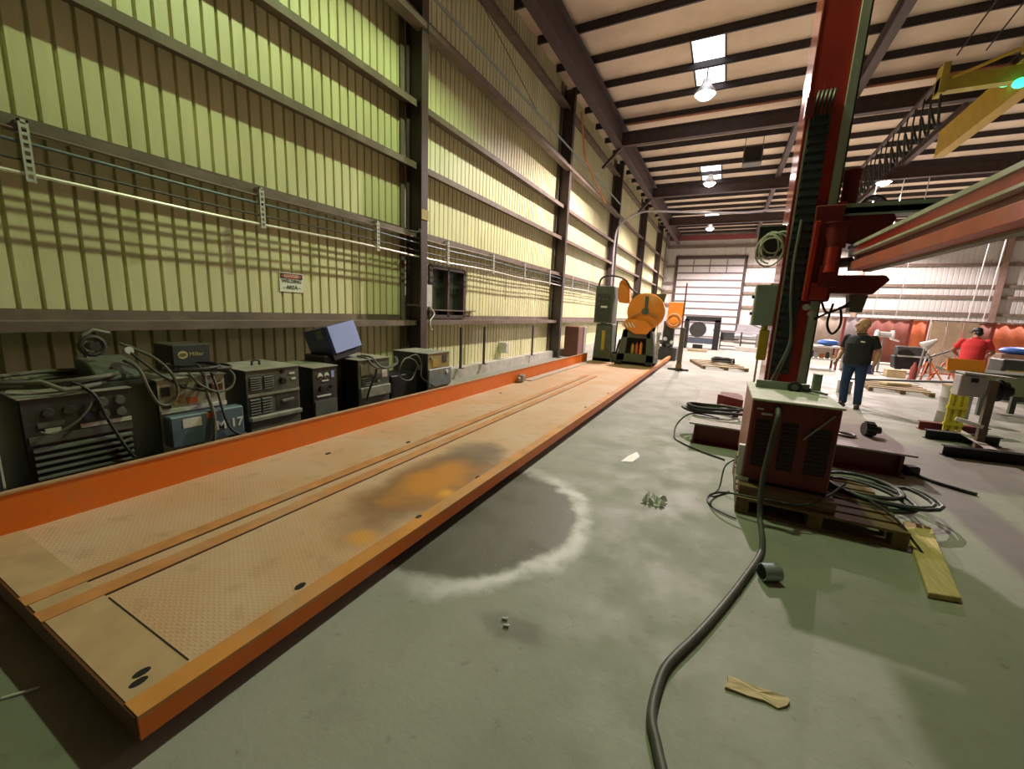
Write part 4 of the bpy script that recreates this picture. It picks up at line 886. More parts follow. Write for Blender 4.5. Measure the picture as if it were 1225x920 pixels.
# remove the end caps so it is hollow
m.f = m.f[:-2]; m.mi = m.mi[:-2]
m.build('sleeve', mat('blue_grey_zinc', (.36, .44, .48), .35, .6, var=.2), t, smooth=True)
m = MB(t); m.lathe([(.0465, .0), (.0465, .004), (.01, .005)], t.location, 24, Mx); m.build('inner_stop', M_black, t)
m = MB((1.5, 3.8, 0)); 
m.prism([(1.335, 3.24), (1.50, 3.28), (1.73, 4.40), (1.56, 4.42)], 'z', 0, .038); tag(m.build('timber_plank', M_plank, bevel=.004), 'yellow timber plank lying on the floor beside the pallet', 'plank')
def sheet(name, label, cat, pts, z, th, mt, wob=.006, seed=1, sub=6):
    rd = random.Random(seed); cx = sum(p[0] for p in pts) / len(pts); cy = sum(p[1] for p in pts) / len(pts)
    m = MB((cx, cy, z)); top = []; K = len(pts); vs = [(cx, cy, z + th + wob * .6)]; 
    for rr in (.5, 1):
        for p in pts: vs.append((cx + (p[0] - cx) * rr, cy + (p[1] - cy) * rr, z + th + rd.uniform(0, wob)))
    for p in pts: vs.append((p[0], p[1], z + rd.uniform(0, wob * .3)))
    fs = [(0, 1 + i, 1 + (i + 1) % K) for i in range(K)]
    for i in range(K):
        j = (i + 1) % K; fs += [(1 + i, 1 + K + i, 1 + K + j, 1 + j), (1 + K + i, 1 + 2 * K + i, 1 + 2 * K + j, 1 + K + j)]
    fs.append(tuple(1 + 2 * K + i for i in reversed(range(K))))
    m.add(vs, fs); return tag(m.build(name, mt), label, cat)
sheet('cardboard_scrap', 'torn strip of tan cardboard lying on the near floor', 'scrap', [(.205, 1.880), (.30, 1.885), (.36, 1.895), (.41, 1.885), (.445, 1.915), (.46, 1.945), (.455, 1.965), (.40, 1.962), (.33, 1.955), (.26, 1.962), (.215, 1.955), (.218, 1.92)], 0, .006, M_card, .008, 3)
m = MB((-.36, 3.68, 0)); rd = random.Random(4)
pts = []
for i in range(9):
    for j in range(7):
        pts.append((-.46 + i * .024 + rd.uniform(-.012, .012), 3.60 + j * .027 + rd.uniform(-.012, .012), .004 + rd.uniform(0, .075) * (1 if 0 < i < 8 and 0 < j < 6 else .12)))
m.add(pts, [(i * 7 + j, (i + 1) * 7 + j, (i + 1) * 7 + j + 1, i * 7 + j + 1) for i in range(8) for j in range(6)])
o = tag(m.build('plastic_wrap', M_plastic), 'crumpled clear plastic wrap lying on the open floor', 'wrapper'); sm = o.modifiers.new('thickness', 'SOLIDIFY'); sm.thickness = .002
m = MB((-2.35, .35, 0)); m.cyl((-2.42, .33, .006), (-2.36, .42, .006), .006, n=8); tag(m.build('white_stick', M_white), 'small white stick on the floor in front of the platform', 'stick')
for k, (a, b) in enumerate(((-.86, 1.74), (-.83, 1.70))):
    m = MB((a, b, 0)); m.cyl((a - .012, b, .008), (a + .012, b + .006, .008), .007, n=8); m.cyl((a + .012, b + .006, .008), (a + .017, b + .007, .008), .011, n=6)
    tag(m.build('loose_bolt', M_galv), ['upper of two small bolts lying on the floor', 'lower of two small bolts lying on the floor'][k], 'bolt')
sheet('masking_scrap', 'small pale paper scrap with dark hole on the floor beyond the stain', 'scrap', [(-.86, 4.55), (-.74, 4.60), (-.70, 4.85), (-.76, 5.0), (-.82, 4.8)], 0, .002, M_white, .004, 8)

# ------------------------------------------------------------------ stand, drum and beams on the right
t = thing('roller_support', 'steel stand on H beam feet with grey box head and yellow lattice', 'stand', (3.3, 8.0, 0))
def hbeam(t, a, b, name, mt):
    m = MB(t); a, b = V(a), V(b)
    m.bar(a + V((0, 0, .006)), b + V((0, 0, .006)), .12, .012); m.bar(a + V((0, 0, .07)), b + V((0, 0, .07)), .012, .116); m.bar(a + V((0, 0, .134)), b + V((0, 0, .134)), .12, .012); return m.build(name, mt, t)
hbeam(t, (2.80, 7.30, 0), (3.62, 7.42, 0), 'foot_beam', M_black); hbeam(t, (2.95, 8.30, 0), (3.80, 8.42, 0), 'foot_beam', M_black); hbeam(t, (3.10, 9.02, 0), (3.95, 9.1, 0), 'foot_beam', M_dkred)
m = MB(t); m.bar((3.3, 7.4, .146), (3.42, 9.0, .146), .10, .012); m.build('tie_beam', M_greybox, t)
m = MB(t); m.box(3.30, 3.38, 7.80, 7.87, .0, 1.0); m.build('post', mat('brown_grey_post', (0, 0, 0)), t)
m = MB(t); m.box(3.36, 3.43, 8.65, 8.72, .14, .95); m.build('post', M_yellow, t)
m = MB(t); m.box(3.00, 3.26, 7.80, 8.0, .76, 1.05); m.build('head_box', mat('lilac_grey_box', (.45, .40, .42), .5), t, bevel=.008)
m = MB(t); m.box(3.10, 3.17, 7.788, 7.80, .96, 1.02); m.build('head_slot', M_black, t)
m = MB(t); m.obox((3.27, 7.92, 1.065), (.50, .26, .025), Matrix.Rotation(.06, 3, 'Y')); m.build('head_top', M_greybox, t)
m = MB(t)
for xx in (3.14, 3.22, 3.30): m.box(xx - .02, xx + .02, 8.28, 8.31, .16, .80)
for zz in (.25, .5, .76): m.box(3.11, 3.33, 8.27, 8.32, zz, zz + .04)
m.box(3.15, 3.29, 8.31, 8.34, .18, .74)
m.build('yellow_lattice', M_safety, t)
m = MB(t); m.bar((3.08, 7.9, .42), (3.34, 7.82, .36), .06, .05); m.build('cross_bar', M_white, t)
m = MB(t); m.cyl((3.40, 8.0, .86), (3.54, 8.0, .86), .13, n=20); m.cyl((3.54, 8.0, .86), (3.60, 8.0, .86), .07, n=16); m.torus((3.47, 8.0, .86), .13, .025, Matrix.Rotation(PI / 2, 3, 'Y')); m.build('wheel_motor', M_black, t, smooth=True)
t = thing('scrap_drum', 'pale dented drum with scrap on its rim behind the roller stand', 'drum', (3.62, 9.55, 0))
m = MB(t); m.lathe([(.145, 0), (.155, .02), (.148, .25), (.157, .27), (.148, .29), (.148, .5), (.157, .52), (.148, .54), (.152, .70), (.142, .70), (.135, .45)], (3.62, 9.55, 0), 28); m.build('drum_body', mat('pale_drum', (.52, .48, .50), .5, dirt=(.35, .25, .2), dirt_amt=.4), t, smooth=True)
m = MB((3.6, 9.7, .7)); m.obox((3.64, 9.55, .722), (.30, .20, .04), Matrix.Rotation(.3, 3, 'Z')); tag(m.build('scrap_board', M_ply, bevel=.004), 'pale offcut board lying across the drum', 'board')
t = thing('work_table', 'green grey work table edge with orange plate behind the stand', 'table', (4.3, 11.5, 0))
m = MB(t); m.box(4.25, 5.6, 11.3, 12.2, .80, .86); m.build('table_top', M_saw, t)
for (a, b) in ((4.75, 11.4), (5.5, 11.4), (4.75, 12.1), (5.5, 12.1)):
    m = MB(t); m.box(a - .04, a + .04, b - .04, b + .04, 0, .80); m.build('leg', M_saw, t)
m = MB(t); m.box(4.7, 5.6, 11.28, 11.32, .45, .82); m.build('apron', mat('olive_panel', (.20, .21, .13), .6), t)
m = MB((4.3, 11.3, .86)); m.obox((4.40, 11.40, .96), (.55, .04, .26), Matrix.Rotation(-.3, 3, 'X')); m.obox((4.40, 11.5, .87), (.5, .2, .02)); tag(m.build('orange_plate', M_orange_b, bevel=.005), 'bright orange angle plate on the work table near the red shirted person', 'plate')
t = thing('pipe_section', 'long thin dark pipe lying on low blocks behind the walking person', 'pipe', (3.2, 12, 0))
m = MB(t); m.cyl((2.75, 12.6, .35), (4.1, 10.4, .72), .025, n=10); m.build('tube', M_panel_d, t, smooth=True)
m = MB(t); m.box(2.7, 2.95, 12.5, 12.7, 0, .32); m.build('block', M_steel, t); m = MB(t); m.box(4.0, 4.2, 10.35, 10.5, 0, .69); m.build('block', M_steel, t)

# wooden skids on the floor
def skid(label, x, y, rz, w, d):
    t = thing('lumber_skid', label, 'skid', (x, y, 0), (0, 0, rz), group='flat lumber skids on the floor')
    for k in range(5):
        m = MB(); yy = -d / 2 + k * d / 4.4; m.box(-w / 2, w / 2, yy, yy + .12, .09, .12); m.build('board', M_ply, t)
    for xx in (-w / 2, 0, w / 2 - .09):
        m = MB(); m.box(xx, xx + .09, -d / 2, d / 2 + .05, 0, .09); m.build('stringer', M_wood, t)
    return t
skid('wooden skid with dark coil on top in the far aisle', -.05, 16.2, .25, 1.4, 2.2)
cable('wire_coil', 'dark wire coil lying on the far aisle skid', coil((.1, 16.4, .12), .32, .4, 3.5, .03, seed=31), .03, M_rubber, 'coil', sp=False)
skid('wooden skid with stones of scrap behind the walking person', 4.25, 14.3, -.1, 1.25, 1.6)
m = MB((4.3, 14.4, .12)); m.obox((4.3, 14.4, .16), (.6, .3, .08), Matrix.Rotation(.3, 3, 'Z')); tag(m.build('scrap_bundle', M_card, bevel=.02), 'tan bundle lying on the skid behind the walking person', 'bundle')

# ------------------------------------------------------------------ far end clutter
# welding curtains
cur = [(3.3, 5.0, 0, 'tan welding curtain panel behind the red mast'), (5.05, 5.85, 3, 'grey welding curtain panel left of the walking person'), (5.9, 7.35, 1, 'brown red welding curtain panel behind the walking person'), (7.4, 7.95, 2, 'orange welding curtain strip beside the leaning plywood'), (8.05, 8.85, 3, 'grey curtain panel behind the leaning plywood'), (8.9, 9.95, 1, 'brown red curtain panel behind the red shirted person'), (10.0, 11.6, 2, 'orange welding curtain panel at the picture edge'), (11.7, 14, 1, 'brown red curtain panel beyond the orange one')]
for (a, b, k, lb) in cur:
    t = thing('welding_curtain', lb, 'curtain', ((a + b) / 2, 24.4, 0), group='welding curtains across the hall')
    m = MB(t); n = max(6, int((b - a) / .06)); vs = []; fs = []
    for i in range(n + 1):
        x = a + (b - a) * i / n; y = 24.4 + .010 * math.sin(i * .9)
        vs += [(x, y, .06), (x, y + .01 * math.sin(i), 2.0)]
    m.add(vs, [(2 * i, 2 * i + 2, 2 * i + 3, 2 * i + 1) for i in range(n)]); o = m.build('sheet', M_curtain[k], t, smooth=True); o.modifiers.new('thickness', 'SOLIDIFY').thickness = .004
    m = MB(t); m.cyl((a, 24.4, 0), (a, 24.4, 2.05), .025, n=8); m.build('post', M_frame, t); m = MB(t); m.cyl((b, 24.4, 0), (b, 24.4, 2.05), .025, n=8); m.build('post', M_frame, t)
    m = MB(t); m.cyl((a, 24.4, 2.03), (b, 24.4, 2.03), .025, n=8); m.build('top_rail', M_girt, t)
# hanging hoses / welding drops in the far bay (thin vertical lines)
for k, xx in enumerate((5.6, 6.6, 7.5, 10.1, 10.6)):
    m = MB((xx, 27, 2)); m.cyl((xx, 27, 1.2), (xx + .2, 27, 8.9), .02, n=6); tag(m.build('drop_pole', M_galv), ['pale drop pole above the walking person', 'second pale drop pole past the walking person', 'pale drop pole over the orange curtain strip', 'pale drop pole left of the far brown column', 'pale drop pole right beside the far brown column'][k], 'pole', 'drop poles hanging over the welding bays')
# black tool cart
t = thing('tool_cart', 'black tool cart with open lid in front of the brown red curtain', 'cart', (6.35, 20.2, 0))
m = MB(t); m.prism([(5.85, .15), (6.75, .15), (6.85, .62), (5.78, .62)], 'y', 20, 20.5); m.build('body', M_black, t, bevel=.03)
m = MB(t); m.prism([(20.05, .62), (20.45, .62), (20.45, .98), (20.2, .98)], 'x', 5.85, 6.70); m.build('lid', M_panel_d, t, bevel=.03)
m = MB(t); m.box(5.85, 6.75, 19.97, 20.0, .60, .66); m.build('trim_bar', M_galv, t)
for a in (5.95, 6.65):
    m = MB(t); m.cyl((a, 19.98, .1), (a, 20.06, .1), .1, n=14); m.build('wheel', M_black, t)
# plywood sheets leaning
for k in range(3):
    m = MB((7.0 + k * .3, 21.6, 0)); m.add(*(lambda a, b: ([(a, 21.2, 0), (a + .42, 21.15, 0), (a + .62, 22.0, 1.95), (a + .22, 22.05, 1.95), (a, 21.24, 0), (a + .42, 21.19, 0), (a + .62, 22.04, 1.95), (a + .22, 22.09, 1.95)], [(0, 1, 2, 3), (7, 6, 5, 4), (0, 4, 5, 1), (1, 5, 6, 2), (2, 6, 7, 3), (3, 7, 4, 0)]))(7.05 + k * .46, 0))
    tag(m.build('plywood_sheet', M_ply), ['plywood sheet leaning nearest the orange curtain strip', 'middle plywood sheet of the leaning three', 'plywood sheet leaning nearest the red shirted person'][k], 'plywood sheet', 'plywood sheets leaning at the welding bays')
# red saw-horses with clutter
def horse(label, x, y, rz=0):
    t = thing('pipe_stand', label, 'stand', (x, y, 0), (0, 0, rz), group='red pipe stands before the plywood')
    for sx in (-1, 1):
        for sy in (-1, 1):
            m = MB(); m.bar((sx * .32, sy * .25, 0), (sx * .04, 0, .62), .04, .04); m.build('leg', M_redlab, t)
    m = MB(); m.bar((-.2, 0, .25), (.2, 0, .25), .03, .03); m.build('brace', M_redlab, t)
    m = MB(); m.cyl((0, 0, .55), (0, 0, .8), .03, n=8); m.bar((-.12, 0, .88), (0, 0, .78), .03, .03); m.bar((.12, 0, .88), (0, 0, .78), .03, .03); m.build('vee_head', M_steel, t)
    return t
horse('red pipe stand closest to the black tool cart', 5.95, 17.6, .3); horse('red pipe stand in the middle of the three', 6.45, 17.9, -.3); horse('red pipe stand closest to the red shirted person', 6.95, 17.5, .8)
cable('bent_rod', 'dark rod leaning over the red pipe stands', [(5.9, 17.6, .75), (6.4, 17.5, 1.05), (7.1, 17.5, 1.35)], .025, M_panel_d, 'rod')
t = thing('grinder_hood', 'pale cone shaped hood on a stand left of the plywood', 'hood', (6.05, 18.6, 0))
m = MB(t); m.cyl((6.05, 18.6, .0), (6.1, 18.6, 1.1), .03, n=8); m.build('pole', M_steel, t); m = MB(t); m.lathe([(.18, 0), (.06, .35), (.05, .4)], (6.05, 18.6, 1.05), 16, Matrix.Rotation(.9, 3, 'Y')); m.build('hood', M_greybox, t)
# bench with blue tarp left of walking person
t = thing('work_bench', 'cluttered pale work bench seen between the mast and the walking person', 'bench', (3.2, 19, 0))
m = MB(t); m.box(2.6, 3.9, 18.8, 19.6, .80, .86); m.build('bench_top', M_greybox, t)
for (a, b) in ((2.65, 18.85), (3.85, 18.85), (2.65, 19.55), (3.85, 19.55)):
    m = MB(t); m.box(a - .03, a + .03, b - .03, b + .03, 0, .8); m.build('leg', M_frame, t)
m = MB(t); m.box(2.65, 3.85, 18.9, 19.5, .35, .39); m.build('shelf', M_greybox, t)
rd = random.Random(11)
for k in range(7):
    a = 2.75 + k * .17; h = rd.uniform(.08, .28); m = MB((a, 19.1, .39))
    if k % 2: m.lathe([(.06, 0), (.06, h), (.03, h + .04)], (a, 19.1, .391), 12)
    else: m.obox((a, 19.1, .391 + h / 2), (.12, .14, h))
    tag(m.build('shop_canister' if k % 2 else 'parts_box', [M_steel, M_frame, M_bluedk, M_galv, M_redlab, M_panel_d, M_card][k]), ['grey parts box at the mast end of the bench shelf', 'dark red canister on the bench shelf', 'navy parts box on the bench shelf', 'silver canister on the bench shelf', 'orange red parts box on the bench shelf', 'black canister on the bench shelf', 'tan parts box at the far end of the bench shelf'][k], 'canister' if k % 2 else 'box', 'items on the bench shelf')
m = MB((3.6, 19.1, .86)); m.ell((3.55, 19.1, .98), (.36, .25, .12), 16, 8); tag(m.build('tarp_bundle', M_tarp, smooth=True), 'blue tarp bundle on the pale bench by the walking person', 'tarp')
m = MB((2.85, 19.1, .86)); m.torus((2.85, 19.0, 1.02), .13, .05, RX); tag(m.build('white_reel', M_white, smooth=True), 'white reel standing on the bench beside the mast', 'reel')
m = MB((8.7, 20, .9)); m.ell((8.85, 20, 1.06), (.42, .3, .13), 16, 8); tag(m.build('tarp_bundle', M_tarp, smooth=True), 'blue tarp bundle on the crate at the picture edge', 'tarp')
m = MB((8.8, 20, 0)); m.box(8.4, 9.4, 19.7, 20.4, 0, .94); tag(m.build('storage_crate', mat('brown_crate', (.22, .14, .10), .7), bevel=.01), 'brown crate under the blue tarp at the picture edge', 'crate')
t = thing('floor_machine', 'dark machine with orange panel behind the work table', 'machine', (6.6, 14.6, 0))
m = MB(t); m.box(6.2, 6.75, 14.4, 15, 0, 1.0); m.build('body', M_panel_d, t, bevel=.02); m = MB(t); m.box(6.28, 6.65, 14.385, 14.4, .55, .75); m.build('orange_panel', M_yellow, t)
m = MB((7.0, 14.4, 0)); m.box(6.82, 7.5, 14.2, 14.8, 0, 1.1); tag(m.build('white_cabinet', M_white, bevel=.01), 'white cabinet at the picture edge beside the dark machine', 'cabinet')

# car by the end door
t = thing('car', 'silver car parked inside near the end door', 'car', (1.75, 36, 0), (0, 0, -PI / 2 - .1))
m = MB(); m.prism([(-2.1, .28), (2.1, .28), (2.15, .6), (1.9, .78), (1.0, .88), (.4, 1.34), (-.9, 1.36), (-1.6, .95), (-2.1, .85)], 'y', -.82, .82); m.build('body', M_silver, t, bevel=.06)
m = MB(); m.prism([(.9, .9), (.38, 1.29), (-.86, 1.31), (-1.4, .95)], 'y', -.835, .835); m.build('side_glass', M_glassd, t)
for (a, b) in ((-1.3, -.8), (1.3, -.8), (-1.3, .8), (1.3, .8)):
    m = MB(); m.cyl((a, b - .1, .31), (a, b + .1, .31), .31, n=20); m.build('wheel', M_rubber, t); 
m = MB(); m.box(2.1, 2.17, -.7, -.4, .6, .7); m.box(2.1, 2.17, .4, .7, .6, .7); m.build('headlamp', M_label, t)
# dark machinery left of the car
t = thing('lathe_machine', 'black machine with lit screen beyond the post stand', 'machine', (-.9, 25, 0))
m = MB(t); m.box(-1.9, -.15, 24.7, 25.6, 1.5, 1.75); m.box(-1.95, -1.75, 24.7, 25.6, 0, 1.6); m.box(-.45, -.15, 24.7, 25.6, 0, 1.6); m.build('frame', M_black, t)
m = MB(t); m.cyl((-1.25, 24.8, 1.05), (-1.25, 25.4, 1.05), .42, n=24); m.build('chuck', M_panel_d, t, smooth=True)
m = MB(t); m.box(-.80, -.50, 24.66, 24.7, .90, 1.35); m.build('screen', M_screen, t)
m = MB(t); m.box(-1.7, -.45, 24.7, 25.4, .3, .6); m.build('bed', mat('slate_blue', (.10, .12, .18), .5), t); m = MB(t); m.box(-1.4, -.9, 24.5, 24.8, 0, .25); m.build('foot', M_black, t)
t = thing('parts_rack', 'long grey rack with dark equipment standing before the silver car', 'rack', (.6, 26.5, 0))
m = MB(t); m.box(-.1, 2.0, 26.2, 26.9, .42, .50); m.box(-.1, 2.0, 26.2, 26.9, .15, .2); m.build('shelf', M_steel, t)
for a in (-.08, .95, 1.95):
    m = MB(t); m.box(a - .03, a + .03, 26.2, 26.9, 0, 1.0 if a < 1 else .5); m.build('upright', M_panel_d, t)
m = MB(t); m.box(-.05, .6, 26.4, 26.8, .5, .95); m.build('drawer_box', M_panel_d, t)
m = MB((1.5, 25.6, 0)); m.bar((.7, 25.7, .12), (2.4, 25.5, .12), .25, .24); tag(m.build('floor_beam', M_greybox, bevel=.01), 'pale steel beam lying on the floor before the grey rack', 'beam')
m = MB((2.05, 26, 0)); m.obox((1.95, 26, .5), (.5, .5, .9), Matrix.Rotation(.2, 3, 'Z')); m.obox((1.62, 26, 1.36), (.85, .2, .09), Matrix.Rotation(.35, 3, 'Y')); m.obox((1.98, 26, 1.05), (.08, .2, .6)); tag(m.build('stacked_fixture', mat('mauve_grey', (.25, .22, .23), .5), bevel=.02), 'grey angled fixture stacked right before the mast cabinet', 'fixture')
m = MB((-1.3, 23, 0)); m.box(-1.5, -.6, 22.6, 23, 0, .12); tag(m.build('tan_board', M_ply), 'tan board stack lying on the floor behind the post stand', 'board')

# more loose stock around the welding bays
for k, (p0, p1, mt, lb) in enumerate((((6.25, 19.0, 0), (7.0, 20.9, 1.25), M_steel, 'grey bar leaning low against the plywood near the tool cart'), ((6.6, 19.0, 0), (7.35, 20.95, 1.45), M_wood, 'brown bar leaning in the middle of the plywood sheets'), ((7.0, 19.0, 0), (7.8, 20.95, 1.6), M_frame, 'dark red bar leaning steepest against the plywood sheets'), ((7.5, 19.2, 0), (7.9, 20.9, 1.1), M_panel_d, 'short black bar leaning beside the red shirted person'))):
    m = MB(p0); m.bar(p0, p1, .05, .05); tag(m.build('steel_bar', mt), lb, 'bar', 'bars leaning on the plywood sheets')
t = thing('grinder_station', 'white headed grinder on a slim stand behind the walking person', 'grinder', (5.25, 19.6, 0))
m = MB(t); m.cyl((5.25, 19.6, 0), (5.25, 19.6, 1.3), .035, n=10); m.obox((5.25, 19.6, .02), (.4, .4, .04)); m.build('stand', M_steel, t)
m = MB(t); m.cyl((5.05, 19.6, 1.38), (5.45, 19.6, 1.38), .10, n=16); m.build('motor', M_greybox, t, smooth=True)
for xx in (5.03, 5.47):
    m = MB(t); m.cyl((xx - .03, 19.6, 1.38), (xx + .03, 19.6, 1.38), .16, n=20); m.build('wheel_guard', M_white, t, smooth=True)
m = MB(t); m.obox((5.55, 19.5, 1.2), (.22, .18, .05), Matrix.Rotation(.3, 3, 'Y')); m.build('tray', M_label, t)
for k, (x, y, sx, sy, sz, mt, lb) in enumerate(((2.75, 20.4, .5, .5, .75, M_frame, 'dark red tool chest behind the bench beside the mast'), (4.35, 19.4, .45, .4, .55, M_steel, 'grey steel bin on the floor past the pale bench'), (4.7, 18.6, .35, .3, .3, M_bluedk, 'small navy box on the floor between bench and walking person'), (5.35, 18.2, .5, .35, .22, M_card, 'low tan carton on the floor before the grinder stand'), (8.3, 18.6, .6, .5, .7, M_redlab, 'orange red drum box behind the red shirted person'))):
    m = MB((x, y, 0)); m.box(x - sx / 2, x + sx / 2, y - sy / 2, y + sy / 2, 0, sz); m.box(x - sx / 2 - .01, x + sx / 2 + .01, y - sy / 2 - .01, y + sy / 2 + .01, sz, sz + .03); tag(m.build('storage_bin', mt, bevel=.01), lb, 'bin')
m = MB((5.5, 17.2, 0)); m.lathe([(.09, 0), (.09, .42), (.05, .5), (.03, .6)], (5.5, 17.2, 0), 18); tag(m.build('gas_cylinder', M_frame, smooth=True), 'short red gas cylinder standing near the red pipe stands', 'cylinder')

# ------------------------------------------------------------------ overhead crane
t = thing('bridge_crane', 'yellow overhead crane girder with hoist gear hanging below the roof', 'crane', (5.3, 14, 7.2))
m = MB(t); m.box(5.33, 5.60, 8.5, 18.8, 7.08, 7.11); m.box(5.35, 5.38, 8.5, 18.8, 7.11, 7.80); m.box(5.55, 5.58, 8.5, 18.8, 7.11, 7.80); m.box(5.33, 5.60, 8.5, 18.8, 7.80, 7.83); m.box(5.38, 5.55, 18.76, 18.8, 7.11, 7.80); m.build('girder', M_yellow, t)
m = MB(t); m.box(5.2, 5.75, 13.4, 14.4, 7.83, 8.35); m.build('hoist_housing', M_yellow, t, bevel=.02)
m = MB(t); m.box(3.9, 5.33, 14.35, 14.6, 7.3, 7.62); m.box(3.9, 4.03, 14.3, 14.65, 7.25, 7.9); m.build('cross_arm', mat('olive_yellow', (.46, .38, .06), .5), t)
for k, (a, b, c) in enumerate(((5.22, 14.85, 7.49), (5.24, 14.2, 7.17))):
    m = MB(t); m.ell((a, b, c), (.13, .13, .10), 14, 8); m.build('green_lamp', M_greenled, t, smooth=True)
for k in range(16):
    m = MB(t); yy = 14.4 + k * .55; xx = 3.98; 
    m.tube([V((xx + .12 * math.sin(a * .5), yy + .5 * a / (2 * PI), 7.15 - .55 * math.sin(a / 2) - (.0))) for a in [i * 2 * PI / 12 for i in range(13)]], .03, 6); m.cyl((xx, yy, 7.1), (xx, yy, 7.6), .02, n=6); m.build('festoon_loop', M_black, t)
m = MB(t); m.box(3.93, 4.03, 14.4, 23.5, 7.6, 7.68); m.build('festoon_track', M_beam, t)
m = MB(t); m.tube([(5.0, 13.9, 7.75), (4.5, 14.1, 7.62), (4.1, 14.3, 7.55)], .035, 6); m.build('feed_cable', M_yellow, t)
for (a, b) in ((4.4, 13.2), (4.9, 13.0)):
    m = MB((a, b, 8)); m.cyl((a, 12.0, 9.0), (a - .25, 14.5, 8.1), .018, n=6); tag(m.build('sway_rod', M_purlin), 'thin dark rod slanting down from the roof to the crane, %s' % ('nearer the mast' if a < 4.6 else 'nearer the hoist housing'), 'rod')
# unit heater in roof
t = thing('unit_heater', 'dark unit heater hung under the roof beyond the first girder', 'heater', (.0, 21.0, 8.4))
m = MB(t); m.box(-.15, .55, 20.2, 20.8, 7.95, 8.6); m.build('casing', mat('grey_heater', (.13, .12, .12), .5), t, bevel=.02); m = MB(t); m.box(-.1, .5, 20.18, 20.2, 8.0, 8.55); m.build('grille', M_black, t)
for a in (-.12, .52):
    m = MB(t); m.cyl((a, 20.5, 8.6), (a, 20.5, 9.0), .015, n=6); m.build('hanger', M_purlin, t)

# ------------------------------------------------------------------ people
def body_mesh(P):
    """one continuous figure; P: joint dictionary in local metres, front is -y"""
    m = MB()
    m.T = None
    def limb(pts, rs, n=12): m.tube(pts, rs, n); [m.ell(p, (r, r, r), 10, 6) for p, r in zip(pts, rs)]
    # trunk
    rings = [(P['pelvis'], .155, .11), (P['waist'], .150, .105), (P['chest'], .175, .12), (P['upper'], .17, .10), (P['neck0'], .075, .07)]
    n = 20; vs = []; fs = []
    for c, a, b in rings:
        for j in range(n):
            an = 2 * PI * j / n; vs.append(V(c) + V((a * P['w'] * math.cos(an), b * P['w'] * math.sin(an), 0)))
    for i in range(len(rings) - 1):
        for j in range(n): fs.append((i * n + j, i * n + (j + 1) % n, (i + 1) * n + (j + 1) % n, (i + 1) * n + j))
    fs += [tuple(reversed(range(n))), tuple((len(rings) - 1) * n + j for j in range(n))]
    m.add(vs, fs); m.ell(P['pelvis'], (.155 * P['w'], .11 * P['w'], .10), 16, 8)
    limb([P['neck0'], P['neck1']], [.062, .056])
    # head, turned
    H = V(P['head']); RH = P['headrot']
    m.ell(H + RH @ V((0, .012, .025)), (.076, .096, .098), 18, 12, RH); m.ell(H + RH @ V((0, -.022, -.045)), (.058, .068, .078), 16, 10, RH)
    m.ell(H + RH @ V((0, -.102, -.012)), (.013, .020, .024), 10, 6, RH); m.ell(H + RH @ V((0, -.082, .028)), (.052, .018, .012), 12, 6, RH)
    m.ell(H + RH @ V((0, -.083, -.058)), (.026, .013, .010), 10, 6, RH); m.ell(H + RH @ V((0, -.075, -.098)), (.028, .022, .020), 10, 6, RH)
    for s in (-1, 1): m.ell(H + RH @ V((s * .079, .012, -.01)), (.010, .022, .034), 10, 6, RH)
    for s, k in ((-1, 'r'), (1, 'l')):
        sh, el, wr, hd = (V(P[k + q]) for q in ('sh', 'el', 'wr', 'hand'))
        limb([sh, sh.lerp(el, .5), el, el.lerp(wr, .35), wr], [.050, .050, .043, .045, .030])
        d = (hd - wr).normalized(); side = V((0, -1, 0)); side = (side - d * side.dot(d)).normalized(); nrm = d.cross(side)
        Rm = Matrix((side, nrm, d)).transposed()
        m.ell(wr + d * .055, (.040, .017, .055), 12, 8, Rm)
        for q, ln in zip((-1.5, -.5, .5, 1.5), (.066, .078, .082, .070)):
            b = wr + d * .092 - side * q * .019; inw = nrm * (-.018 * s)
            m.tube([b - d * .02, b + d * ln * .45, b + d * ln * .8 + inw, b + d * ln + inw * 2], [.0098, .0095, .009, .0075], 8)
        b = wr + d * .03 + side * .032
        m.tube([b, b + d * .03 + side * .02, b + d * .062 + side * .022 ], [.0125, .011, .0085], 8)
        hp, kn, an, toe = (V(P[k + q]) for q in ('hip', 'kn', 'an', 'toe'))
        limb([hp, hp.lerp(kn, .5), kn, kn.lerp(an, .35), an], [.092, .078, .056, .058, .038])
        limb([an + V((0, .02, -.04)), an.lerp(toe, .5) + V((0, 0, -.02)), toe], [.036, .036, .028])
    return m
def remesh(o, v, it=6):
    r = o.modifiers.new('remesh', 'REMESH'); r.mode = 'VOXEL'; r.voxel_size = v; r.use_smooth_shade = True
    s = o.modifiers.new('smooth', 'SMOOTH'); s.factor = .5; s.iterations = it
def tubeset(m, pts, rs, n=14):
    m.tube(pts, rs, n)
    for p, r in list(zip(pts, rs))[1:-1]: m.ell(p, (r, r, r), 12, 7)
